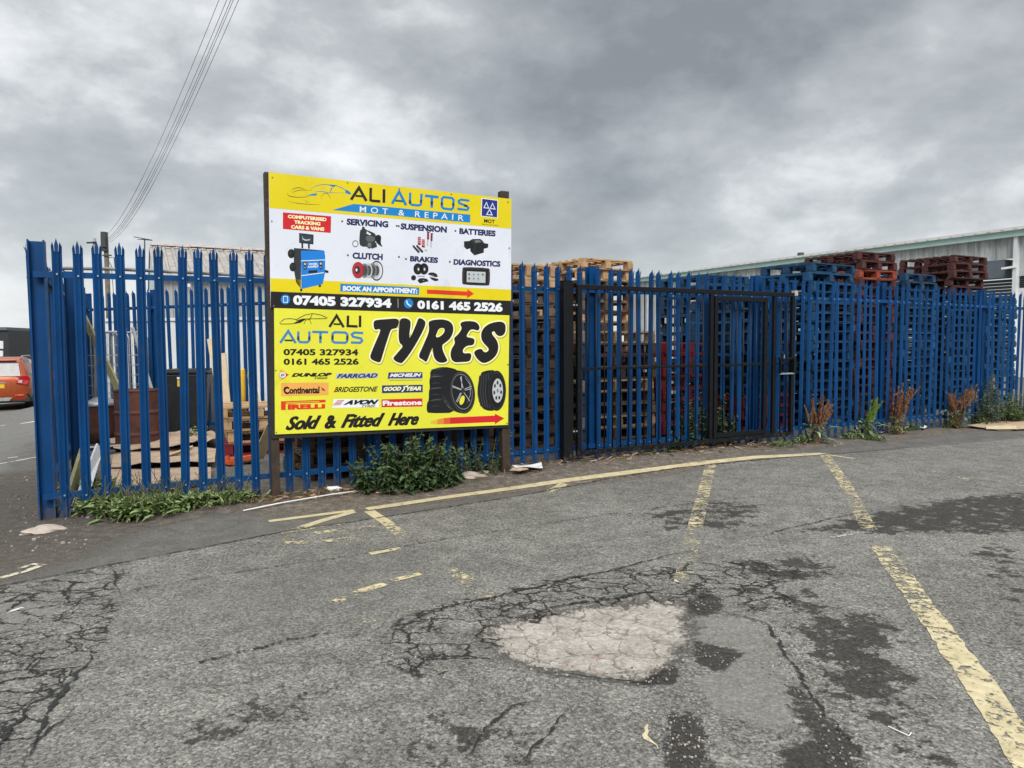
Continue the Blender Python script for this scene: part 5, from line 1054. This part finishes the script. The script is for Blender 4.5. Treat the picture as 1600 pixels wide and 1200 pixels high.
q = FW(7.25, .08); nettle((q[0], q[1], gz(q[0], q[1])), 34, .55, .16, .72, 'leafy green plant growing up behind the gate bars', 23, Ls=(.06, .11)); q = FW(6.6, -.02); nettle((q[0], q[1], gz(q[0], q[1])), 10, .4, .10, .22, 'low leafy growth under the gate bottom rail', 24)
q = at(310, 665, 10.6); nettle(q, 8, .12, .1, .4, 'small green weed at the base of the black bin', 25, LEAFW)
# broad-leaved weed patch at the left
def rosette(px, label, seed, n, L0, spread=.1, mt=LEAFW, group=None):
    r = rnd(seed); c = G(*px); lv, st = MB(), MB()
    for k in range(n):
        a = r.uniform(0, 6.283); b0 = c + (spread*r.gauss(0, 1), spread*.7*r.gauss(0, 1), 0); b0[2] = float(gz(b0[0], b0[1])); L = L0*r.uniform(.5, 1.25)
        d_ = np.array([math.cos(a), math.sin(a), r.uniform(.3, 2.2)]); leaf(lv, b0, d_, L, L*r.uniform(.13, .24), mt, r, r.uniform(.1, .55), .3)
        if r.random() < .55:
            dn = d_/np.linalg.norm(d_); b1 = b0 + dn*L*.45; leaf(lv, b1, np.array([math.cos(a + .9), math.sin(a + .9), .6]), L*.45, L*.16, mt, r, .4)
            leaf(lv, b1, np.array([math.cos(a - .9), math.sin(a - .9), .6]), L*.45, L*.16, mt, r, .4)
    for k in range(n//9):
        a = r.uniform(0, 6.283); b0 = c + (spread*r.gauss(0, 1), spread*r.gauss(0, 1), 0); t1 = b0 + (.12*math.cos(a), .12*math.sin(a), L0*r.uniform(.9, 1.5)); st.tube([b0, (b0 + t1)/2 + (0, 0, .03), t1], .0025, STEM, 5, False)
    root = empty('weed_clump', c, label, 'weed', group); lv.build('foliage', root, fixn=False); 
    if st.v: st.build('stems', root, fixn=False)
gW = 'weeds along the fence foot'
for i_, (x, y, n, L, lab) in enumerate(((160, 800, 90, .30, 'leftmost leafy weed clump beside the corner post'), (205, 806, 100, .27, 'leafy weed clump spilling onto the tarmac left of centre'), (252, 798, 100, .26, 'leafy weed clump below the middle pales left of the sign'), (298, 790, 95, .24, 'leafy weed clump under the bottom rail left of the sign'), (340, 784, 80, .22, 'leafy weed clump close to the plastic pipe end'), (370, 782, 45, .18, 'rightmost small leafy weed beside the left sign post'), (225, 788, 70, .28, 'leafy weed clump growing through the fence pales'), (150, 776, 40, .34, 'tall thin weed leaning on the corner pales'))):
    rosette((x, y), lab, 40 + i_, int(n*3.4), L*.78, .10, group=gW)
for i_, (x, y, lab) in enumerate(((1222, 698, 'low green weed under the gate latch end'), (1258, 692, 'low green weed at the foot of the first rusty dock'), (1330, 686, 'low green weed before the grey rubble'), (1365, 688, 'low green weed at the foot of the bright dock'), (1420, 672, 'low green weed under the second rusty dock'), (1448, 667, 'tiny green weed between two rusty docks'), (1490, 668, 'low green weed under the third rusty dock'), (1530, 664, 'low green weed by the far cardboard'))):
    rosette((x, y), lab, 60 + i_, 26, .17, .09, LEAFG, gW)
# docks with seed heads
def foot(px):
    q = onfence(px[0], px[1], -.16); return np.array([q[0], q[1], float(gz(q[0], q[1]))])
def dock(px, tips, label, seed, seedmt, n=26, lowleaf=40, stem=STEMR):
    r = rnd(seed); c = foot(px); f_ = c[1]; st, sd_, lv = MB(), MB(), MB()
    for k in range(n):
        tx, ty = r.choice(tips); tx += r.gauss(0, 5); ty += abs(r.gauss(0, 9)); b0 = c + (r.gauss(0, .06), r.gauss(0, .05), 0); tp_ = onfence(tx, ty, -.16 + r.gauss(0, .05))
        H = tp_ - b0; pts = [b0 + H*t_ + np.array([0, 0, .10*np.linalg.norm(H)*math.sin(math.pi*t_)*.5]) for t_ in (0, .3, .6, 1)]; st.tube(pts, [.005, .004, .003, .0015], stem, 5, False)
        for j in range(70):
            t_ = r.uniform(.40, 1.0); b1 = b0 + H*t_ + np.array([0, 0, .05*np.linalg.norm(H)*math.sin(math.pi*t_)]); a = r.uniform(0, 6.283); L = r.uniform(.035, .09)*(1.3 - .75*t_)
            leaf(sd_, b1, np.array([math.cos(a)*.5, math.sin(a)*.5, 1.0]) + H*.4, L, L*.4, seedmt, r, .1)
    for k in range(lowleaf):
        a = r.uniform(0, 6.283); b0 = c + (r.gauss(0, .07), r.gauss(0, .05), r.uniform(0, .25)); L = r.uniform(.14, .34); leaf(lv, b0, np.array([math.cos(a), math.sin(a), r.uniform(.3, 1.6)]), L, L*.18, LEAFS if r.random() < .4 else LEAFW, r, .6)
    root = empty('dock_plant', c, label, 'weed', 'tall dock plants along the fence'); st.build('stems', root, fixn=False); sd_.build('seed_heads', root, fixn=False); lv.build('foliage', root, fixn=False)
dock((1272, 688), [(1270, 622), (1276, 616), (1266, 634), (1298, 626), (1290, 640)], 'first rusty dock plant right of the gate with forked heads', 71, SEEDR, 20)
dock((1352, 685), [(1372, 622), (1366, 634), (1358, 645)], 'bright green dock plant leaning right before the fence', 72, LEAFY, 16, 46, STEM)
dock((1402, 671), [(1415, 598), (1421, 606), (1408, 606), (1404, 618)], 'tall rust red dock plant standing straight at the fence', 73, SEEDR, 22)
dock((1492, 664), [(1524, 598), (1518, 606), (1508, 610), (1488, 612), (1482, 622)], 'wide rust red dock plant leaning right at the far fence', 74, SEEDR, 30, 60)
def wispy(px, tips, label, seed, mts, n=40):
    r = rnd(seed); c = foot(px); st, lv = MB(), MB()
    for k in range(n):
        tx, ty = r.choice(tips); tx += r.gauss(0, 10); ty += abs(r.gauss(0, 16)); b0 = c + (r.gauss(0, .16), r.gauss(0, .08), 0); tp_ = onfence(tx, ty, -.18 + r.gauss(0, .07)); H = tp_ - b0
        st.tube([b0, b0 + H*.5 + (0, 0, .05), tp_], [.005, .004, .002], STEM, 5, False)
        for j in range(34):
            t_ = r.uniform(.15, 1.0); b1 = b0 + H*t_ + (r.gauss(0, .015), r.gauss(0, .015), 0); a = r.uniform(0, 6.283); L = r.uniform(.05, .14)*(1.2 - .6*t_); leaf(lv, b1, np.array([math.cos(a), math.sin(a), r.uniform(.2, 1.2)]), L, L*.22, r.choice(mts), r, .4)
    root = empty('tall_weed', c, label, 'weed', 'tall weeds at the far end of the fence'); st.build('stems', root, fixn=False); lv.build('foliage', root, fixn=False)
wispy((1548, 659), [(1545, 580), (1552, 596), (1538, 604)], 'tall silvery weed with pale tips against the far fence', 81, [LEAFS, LEAFS, LEAFB], 26)
wispy((1582, 658), [(1596, 612), (1584, 608), (1600, 624), (1572, 618)], 'bushy green weed at the right edge of the far fence', 82, [LEAFW, LEAFG, LEAFB], 40)
wispy((1635, 658), [(1640, 590), (1622, 610), (1655, 600)], 'tall grey weed beyond the bushy far weed', 83, [LEAFS, LEAFB], 26)
# ---------------------------------------------------------------- buildings behind
def corr(mb, p0, du, L, dv, H, nrm, mt, pitch=.2, dep=.03, th=.01):
    """a box-profile sheet: ribs run along dv"""
    p0, du, dv, nrm = map(lambda a: np.asarray(a, float), (p0, du, dv, nrm)); n = max(1, int(L/pitch)); prof = []
    for k in range(n):
        x = k*pitch
        for f_, d_ in ((0, 0), (.30, 0), (.42, dep), (.62, dep), (.74, 0)): prof.append((x + f_*pitch, d_))
    prof.append((L, 0)); m = len(prof)
    vs = [p0 + du*x + nrm*d_ for x, d_ in prof] + [p0 + du*x + nrm*d_ + dv*H for x, d_ in prof]
    vs += [v - nrm*th for v in vs]; fs = []
    for i in range(m - 1): fs += [(i, i+1, m+i+1, m+i), (2*m+i, 3*m+i, 3*m+i+1, 2*m+i+1), (i, 2*m+i, 2*m+i+1, i+1), (m+i, m+i+1, 3*m+i+1, 3*m+i)]
    fs += [(0, m, 3*m, 2*m), (m-1, 3*m-1, 4*m-1, 2*m-1)]
    mb.add(vs, fs, mt)
# white hoarding behind the yard
h0, h1 = D(166, 540, 14.6), D(640, 540, 13.6); hz0 = -.05
dh = (h1 - h0); dh[2] = 0; Lh = np.linalg.norm(dh); dh /= Lh; nh = np.array([dh[1], -dh[0], 0])
ho = empty('hoarding', (*h0[:2], hz0), 'white sheet hoarding behind the blue back fence', 'hoarding')
mb = MB(); corr(mb, (h0[0], h0[1], hz0), dh, Lh, UPZ, 2.0, nh, WCLAD, .33, .012); mb.build('sheeting', ho)
mb = MB(); mb.box((h0 + h1)/2 * (1, 1, 0) + (0, 0, hz0 + 2.025) , (Lh, .09, .06), WCLAD, np.array([dh, -nh, UPZ])); mb.build('capping', ho)
# shed with fibre cement roof
c0 = D(242, 427, 26.0); es = sw(c0[0], c0[1]); ez = D(242, 427, 26.0)[2]; s0, w0_ = es; LB, DB = 15.0, 8.0
rz_ = CAMZ + (ez - CAMZ) + 1.42
sh = empty('workshop_shed', FW(s0, w0_, -.6), 'grey clad shed with weathered corrugated roof beyond the back fence', 'shed')
mb = MB(); corr(mb, FW(s0 + .02, w0_ + .02, -.8), U3, LB, UPZ, ez + .75, -N3, GCLAD, .33, .04); mb.build('front_wall', sh)
mb = MB(); mb.prism([FW(s0, w0_, -.8), FW(s0, w0_ + DB, -.8), FW(s0, w0_ + DB, ez), FW(s0, w0_ + DB/2, rz_ - .03), FW(s0, w0_, ez)], U3*.06, PALEBL); mb.build('gable_wall', sh)
mb = MB(); sl = np.array([*(N3*DB/2)[:2], rz_ - ez]); SL = np.linalg.norm(sl); sl /= SL; nn_ = np.cross(U3, sl); nn_ = nn_ if nn_[2] > 0 else -nn_
corr(mb, FW(s0 - .05, w0_ - .25, ez - .09), U3, LB + .1, sl, SL + .26, nn_, ROOFC, .34, .07, .02)
sl2 = np.array([*(-N3*DB/2)[:2], rz_ - ez]); sl2 /= np.linalg.norm(sl2); n2_ = np.cross(U3, sl2); n2_ = n2_ if n2_[2] > 0 else -n2_
corr(mb, FW(s0 - .05, w0_ + DB + .25, ez - .09), U3, LB + .1, sl2, SL + .2, n2_, ROOFC, .34, .07, .02); rf = mb.build('roof', sh)
mb = MB(); r = rnd(4)
for k in range(int(LB/.5)): mb.prism([FW(s0 + .5*k, w0_ + DB/2 - .2, rz_ + .06 + r.uniform(-.01, .02)), FW(s0 + .5*k, w0_ + DB/2, rz_ + .17 + r.uniform(-.01, .02)), FW(s0 + .5*k, w0_ + DB/2 + .2, rz_ + .06)], U3*.47, RIDGEC)
mb.build('ridge_tiles', rf)
mb = MB(); mb.tube([FW(s0 - .1, w0_ - .32, ez - .10), FW(s0 + LB, w0_ - .32, ez - .10)], .055, GCLAD, 8); mb.build('gutter', sh)
mb = MB(); fl = D(292, 446, 25.7); mb.box(fl, (.22, .18, .12), WHITEP, FAX); mb.build('floodlight', sh)
mb = MB(); a0 = D(226.5, 470, 27.5); a1 = D(226, 373, 27.5); mb.tube([a0, a1], .025, CABLE, 6)
for k, hw in ((0, .16), (.08, .22), (.16, .28)): mb.tube([a1 + (-hw, 0, -.02), a1 + (hw, 0, -.02 - k*.3)], .012, CABLE, 5)
mb.tube([a1 + (-.15, -.5, 0), a1 + (.1, .4, 0)], .015, CABLE, 5); tag(mb.build('television_aerial', loc=a0), 'thin television aerial on a mast beside the shed roof', 'aerial')
# warehouse on the right
WS = 31.35; wh = empty('warehouse', FW(WS, 14, -.5), 'long pale clad warehouse with mint green gutter beyond the pallets', 'warehouse')
def onwh(x, y):
    d = ray(x, y); p0 = FW(WS, 0); t_ = ((p0 - CAM) @ U3)/(d @ U3); q = CAM + d*t_; return sw(q[0], q[1])[1], q[2]
wL = onwh(985, 445)[0]; wR = onwh(1600, 365)[0] - 14; eb = onwh(1600, 369)[1]; et = onwh(1600, 359.5)[1]; lb = onwh(1560, 406)[1]
wo0, wo1 = onwh(1586, 430)[0], onwh(1380, 430)[0]
mb = MB(); corr(mb, FW(WS, wo0, lb), N3, wo1 - wo0, UPZ, eb - lb + .3, -U3, WHCLAD, .42, .05); corr(mb, FW(WS, wo1, -1.5), N3, wL - wo1, UPZ, eb + 1.8, -U3, WHCLAD, .42, .05)
mb.box(FW(WS + .12, (wL + wR)/2, eb - .35), (.16, wL - wR, .5), WHCLAD, FAX); mb.build('cladding', wh)
wc1 = onwh(1592, 430)[0]; mb = MB(); mb.box(FW(WS - .04, (wo0 + wc1)/2, (eb - 1.5)/2), (.30, wo0 - wc1, eb + 1.5), WCLAD, FAX); mb.build('column', wh)
mb = MB(); lz1 = onwh(1597, 431)[1]; lz0 = onwh(1597, 450)[1]; corr(mb, FW(WS, wR, lz1), N3, wc1 - wR, UPZ, eb - lz1 + .3, -U3, WHCLAD, .42, .05); corr(mb, FW(WS, wR, -1.5), N3, wc1 - wR, UPZ, lz0 + 1.5, -U3, WCLAD, .42, .02); mb.build('end_cladding', wh)
mb = MB()
for k in range(6): z = lz0 + (lz1 - lz0)*(k + .5)/6; mb.box(FW(WS + .1, (wR + wc1)/2, z), (.16, wc1 - wR, .02), SHUT, np.array([U3*.8 + UPZ*.6, N3, UPZ*.8 - U3*.6]))
mb.box(FW(WS + .3, (wR + wc1)/2, (lz0 + lz1)/2), (.02, wc1 - wR, lz1 - lz0), SHUT, FAX); mb.build('louvre', wh)
hb = onwh(1560, 435)[1]; mb = MB(); wq = onwh(1570, 430)[0]
mb.box(FW(WS + .22, (wq + wo1)/2, (lb + hb)/2), (.55, wo1 - wq, lb - hb - .02), GREYP, FAX); sbx = mb.build('shutter_box', wh)
mb = MB(); zt = hb - .01
for k in range(34): mb.box(FW(WS + .75, (wo0 + wo1)/2, zt - .06 - k*.13), (.05, wo1 - wo0 - .3, .112), SHUT, FAX)
mb.build('shutter', wh)
mb = MB(); mb.box(FW(WS + .45, (wq + wo0)/2 + .02, (lb + hb)/2), (.06, wq - wo0 - .1, lb - hb - .02), WHCLAD, FAX); mb.box(FW(WS + .32, wo0 + .06, (hb - 1.5)/2), (.5, .08, hb + 1.5), WCLAD, FAX); mb.build('reveal', wh)
mb = MB(); lw, lz = onwh(1581, 418.5); mb.bar(FW(WS - .35, lw + .2, lz - .03), FW(WS - .2, lw - .25, lz + .02), .08, .08, WHITEP); mb.build('strip_lamp', wh)
mb = MB(); mb.box(FW(WS - .12, (wL + wR)/2, (eb + et)/2), (.28, wL - wR, et - eb), MINT, FAX); mb.box(FW(WS - .2, (wL + wR)/2, et + .015), (.34, wL - wR, .03), MINT, FAX); mb.build('gutter', wh)
mb = MB(); sl = np.array([*(U3*10)[:2], 1.50]); SL = np.linalg.norm(sl); sl /= SL; nn_ = np.cross(N3, sl); nn_ = nn_ if nn_[2] > 0 else -nn_
corr(mb, FW(WS - .1, wR, et + .05), N3, wL - wR, sl, SL, nn_, WROOF, .5, .04); rf = mb.build('roof', wh)
mb = MB(); vv = D(1251, 404, 44); vt = D(1251, 397.5, 44); mb.tube([vv, vt - (0, 0, .12)], .09, GREYP, 12); mb.tube([vt - (0, 0, .14), vt + (0, 0, .1)], [.18, .2], SHUT, 12); mb.build('roof_vent', rf)
mb = MB(); mb.box(FW(WS + 8, wL - .1, 2.0), (16, .2, 7.2), WHCLAD, FAX); mb.build('end_wall', wh)
# charcoal unit far left
bc = D(13.5, 540, 52); bz = -1.6; tl_ = D(13.5, 516, 52)[2]; ch = empty('retail_unit', (bc[0], bc[1], bz), 'charcoal clad flat roofed unit with white signs behind the parked cars', 'building')
e1_ = np.array([D(60, 540, 58)[0] - bc[0], D(60, 540, 58)[1] - bc[1], 0]); e1_ /= np.linalg.norm(e1_); e2_ = np.array([-1.0, .06, 0]); e2_ /= np.linalg.norm(e2_)
b0 = bc*(1, 1, 0)
mb = MB(); back = np.array([-.2, 1, 0.])
mb.prism([b0 + (0, 0, bz), b0 + e1_*14 + (0, 0, bz), b0 + e1_*14 + back*10 + (0, 0, bz), b0 + e2_*12 + back*16 + (0, 0, bz), b0 + e2_*12 + (0, 0, bz)], (0, 0, tl_ - bz), DARKB); mb.build('walls', ch)
mb = MB(); mb.prism([b0 + (0, -.15, tl_ + .003), b0 + e1_*14 + (.1, -.15, tl_ + .003), b0 + e1_*14 + back*10 + (0, 0, tl_ + .003), b0 + e2_*12 + back*16 + (0, 0, tl_ + .003), b0 + e2_*12 + (0, -.15, tl_ + .003)], (0, 0, .22), GREYP); mb.build('parapet', ch)
n1_ = np.array([e1_[1], -e1_[0], 0]); n2b = np.array([0, -1.0, 0])
def onface(x, y, e, off=.06):
    nf_ = np.array([e[1], -e[0], 0]); nf_ = nf_ if nf_[1] < 0 else -nf_; d = ray(x, y); t_ = ((b0 + nf_*off - CAM) @ nf_)/(d @ nf_); return CAM + d*t_, nf_
def panel(q, e, mt, nm, par, off=.05):
    P_ = [onface(x, y, e, off) for x, y in q]; mb = MB(); mb.prism([p for p, _ in P_], -P_[0][1]*(off - .005), mt); return mb.build(nm, par)
for q in ([(36.5, 526), (39.2, 526.4), (39.2, 536), (36.5, 536)], [(41, 526.8), (43, 527), (43, 536.4), (41, 536.2)], [(44.4, 527.2), (46.6, 527.4), (46.6, 536.8), (44.4, 536.6)]): panel(q, e1_, GLASSD, 'window', ch)
panel([(41, 544), (56, 546), (56, 550), (41, 548.5)], e1_, WHITEP, 'sign_panel', ch); panel([(39, 557), (60, 557), (60, 566), (39, 566)], e1_, GLASSD, 'window', ch)
panel([(-20, 531), (4.8, 533), (4.8, 545), (-20, 544)], e2_, WHITEP, 'sign_panel', ch); panel([(-20, 547), (4.5, 548), (4.5, 557), (-20, 557)], e2_, WHITEP, 'sign_panel', ch)
# ---------------------------------------------------------------- telegraph pole and wires
tp = D(165, 363, 34); tb = np.array([tp[0], tp[1], -1.2]); pole = empty('telegraph_pole', tb, 'brown wooden telegraph pole carrying wires beyond the yard', 'telegraph pole')
mb = MB(); mb.tube([tb, tp], [.13, .10], POLEW, 12); mb.build('shaft', pole, smooth=True)
mb = MB(); mb.tube([tp + (-.03, -.1, -.9), tp + (-.03, -.1, 0)], .14, CABLE, 10); mb.box(tp + (.02, -.2, -.45), (.22, .18, .55), CABLE); mb.build('junction_box', pole)
mb = MB(); mb.bar(tp + (-.12, -.12, -1.1), tp + (.3, -.12, -1.1), .06, .06, CABLE); mb.build('bracket', pole)
mb = MB(); mb.tube([tp + (.12, -.1, -1.2), D(178, 402, 33.8), D(188, 500, 33.5)], .02, CABLE, 5); mb.tube([tp + (.1, -.1, -1.3), D(174, 415, 33.8), D(182, 520, 33.5)], .016, CABLE, 5); mb.build('stay_wire', pole)
def wire(x1, sag, off, label, dz=0.0):
    A_ = tp + (off, 0, -.25 - dz); B_ = D(x1, -70, 9.0); mb = MB(); pts = []
    for k in range(41): t_ = k/40; p = A_*(1 - t_) + B_*t_; p = p - UPZ*(4*sag*t_*(1 - t_)); pts.append(p)
    mb.tube(pts, [.006 if k < 25 else .0038 for k in range(41)], CABLE, 5, False); tag(mb.build('overhead_wire', loc=A_), label, 'wire', 'overhead wires from the telegraph pole')
for x1, sag, off, dz, lab in ((370, .60, -.14, 0, 'leftmost overhead wire rising from the pole'), (383, .62, .0, .08, 'second overhead wire from the left'), (390, .64, .06, .1, 'third overhead wire close beside the fourth'), (394, .645, .1, .16, 'fourth overhead wire in the middle of the bunch'), (403, .66, .16, .22, 'rightmost overhead wire rising from the pole')): wire(x1, sag, off, lab, dz)
# ---------------------------------------------------------------- parked cars
def car(px, py, depth, rz, paint, label):
    p = at(px, py, depth); r = empty('parked_car', p, label, 'car', 'cars parked across the side road', rz)
    # local axes: +x to the car's right seen from behind, -y is the rear
    Wd = .88
    secs = [  # y, half width low, half width belt, half width roof, z low, z belt, z roof
        (-2.13, .76, .74, .60, .42, .94, 1.02), (-2.08, .85, .82, .64, .34, 1.02, 1.10), (-1.84, .88, .86, .62, .30, 1.04, 1.56), (-1.50, .89, .87, .64, .28, 1.04, 1.63), (-.6, .89, .88, .66, .26, 1.02, 1.645), (.25, .89, .88, .65, .26, 1.0, 1.60), (.95, .89, .87, .70, .26, .99, 1.10), (1.2, .88, .85, .74, .27, .96, 1.01), (1.9, .84, .78, .68, .30, .84, .90), (2.12, .70, .66, .56, .36, .70, .74)]
    mb = MB(); n = None; vs = []; fs = []
    for y, a, b_, c, z0, z1, z2_ in secs:
        half = [(a*.9, z0), (a, z0 + .12), (a + .01, (z0 + z1)/2), (b_, z1), (b_*.45 + c*.55 + .015, (z1 + z2_)/2 + .02), (c, z2_ - .05), (c*.82, z2_)]
        ring = [(x, y, z) for x, z in half] + [(-x, y, z) for x, z in reversed(half)]; n = len(ring); vs += ring
    for i in range(len(secs) - 1):
        for k in range(n): fs.append((i*n+k, i*n+(k+1) % n, (i+1)*n+(k+1) % n, (i+1)*n+k))
    fs += [tuple(range(n)), tuple(reversed(range((len(secs)-1)*n, len(secs)*n)))]
    mb.add(vs, fs, paint); o = mb.build('body', r, local=True, smooth=True); bevel(o, .03, 2); o.modifiers['bevel'].angle_limit = rad(35)
    V = [np.array(v) for v in vs]
    def pane(quads, out, nm):
        """glass a few millimetres proud of the body faces it fills"""
        m2 = MB()
        for ids, k0, k1 in quads:
            q4 = [V[i_] for i_ in ids]; c_ = sum(q4)/4; nn = np.cross(q4[1] - q4[0], q4[2] - q4[0]); nn /= np.linalg.norm(nn); nn = nn if nn @ np.array(out) > 0 else -nn
            m2.prism([c_ + (p_ - c_)*np.array([k0, k1, k0]) + nn*.012 for p_ in q4], -nn*.008, GLASSD)
        return m2.build(nm, r, local=True)
    mb = MB(); mb.prism([(-.66, -2.11, 1.09), (.66, -2.11, 1.09), (.60, -1.93, 1.47), (.52, -1.90, 1.51), (-.52, -1.90, 1.51), (-.60, -1.93, 1.47)], (0, .05, .01), GLASSD); mb.build('rear_window', r, local=True)
    for sg, ks in ((1, (3, 4)), (-1, (9, 8))):
        for k in ks[:1]:
            lo, hi = (3, 5) if sg > 0 else (10, 8)
            pane([((3*n+lo, 4*n+lo, 4*n+hi, 3*n+hi), .86, .93), ((4*n+lo, 5*n+lo, 5*n+hi, 4*n+hi), .86, .93)], (sg, 0, .2), 'side_window')
    mb = MB(); mb.box((0, -1.80, 1.56), (1.08, .2, .03), paint); bevel(mb.build('roof_spoiler', r, local=True), .012, 2)
    for sg in (-1, 1):
        mb = MB(); mb.tube([(sg*.63, -1.55, 1.63), (sg*.63, -1.4, 1.675), (sg*.64, .1, 1.67), (sg*.64, .3, 1.62)], .022, ALLOY, 8); mb.build('roof_rail', r, local=True, smooth=True)
        mb = MB(); mb.prism([(sg*.54, -2.19, .88), (sg*.82, -2.16, .82), (sg*.90, -2.06, .97), (sg*.86, -2.10, 1.10), (sg*.66, -2.16, 1.09)], (0, .12, 0), REDLENS); q = mb.build('tail_light', r, local=True); bevel(q, .02, 2)
        mb = MB(); mb.prism([(sg*.60, -2.20, .90), (sg*.70, -2.185, .88), (sg*.72, -2.18, .97), (sg*.62, -2.198, .98)], (0, .03, 0), WHLENS); mb.build('reversing_lens', q, local=True)
        mb = MB(); mb.box((sg*.62, -2.135, .50), (.22, .03, .07), REDLENS); bevel(mb.build('reflector', r, local=True), .01, 2)
        mb = MB(); mb.box((sg*.98, .62, 1.08), (.16, .12, .13), CARBLK); bevel(mb.build('mirror', r, local=True), .03, 3)
        for y in (-1.28, 1.28):
            wl = bpy.data.objects.new('wheel', None) if False else None
            mb = MB(); mb.lathe((0, 0, 0), [(.21, -.11), (.31, -.115), (.345, -.08), (.345, .08), (.31, .115), (.21, .11)], TYRE, 28); t_ = mb.build('wheel', r, local=True, smooth=True); t_.location = (sg*.79, y, .345); t_.rotation_euler = (0, rad(90), 0)
            mb = MB(); mb.lathe((0, 0, 0), [(.215, -.09), (.2, .06*sg), (.06, .085*sg), (0, .085*sg)], ALLOY, 20); mb.build('rim', t_, local=True)
    mb = MB(); mb.prism([(-.88, -2.10, .30), (.88, -2.10, .30), (.90, -2.09, .46), (.84, -2.13, .58), (-.84, -2.13, .58), (-.90, -2.09, .46)], (0, .45, 0), CARBLK); bp = mb.build('bumper', r, local=True); bevel(bp, .04, 3)
    mb = MB(); mb.prism([(-.36, -2.15, .36), (.36, -2.15, .36), (.44, -2.15, .46), (-.44, -2.15, .46)], (0, .05, 0), GALV); mb.build('skid_plate', bp, local=True)
    mb = MB(); mb.box((0, -2.125, .80), (.52, .03, .115), PLATEY); mb.build('number_plate', r, local=True)
    mb = MB(); mb.box((0, -2.12, .90), (.6, .04, .03), GALV); mb.build('tailgate_strip', r, local=True)
    mb = MB(); mb.prism([(-.915, -1.9, .30), (-.915, 1.9, .30), (-.9, 1.9, .42), (-.9, -1.9, .42)], (1.81, 0, 0), CARBLK); mb.build('sill', r, local=True)
car(10, 600, 23.0, rad(27), CARPAINT, 'burnt orange car parked with its rear facing the road')
car(40, 585, 31.5, rad(40), CARRED, 'dark red car parked beyond the orange car')
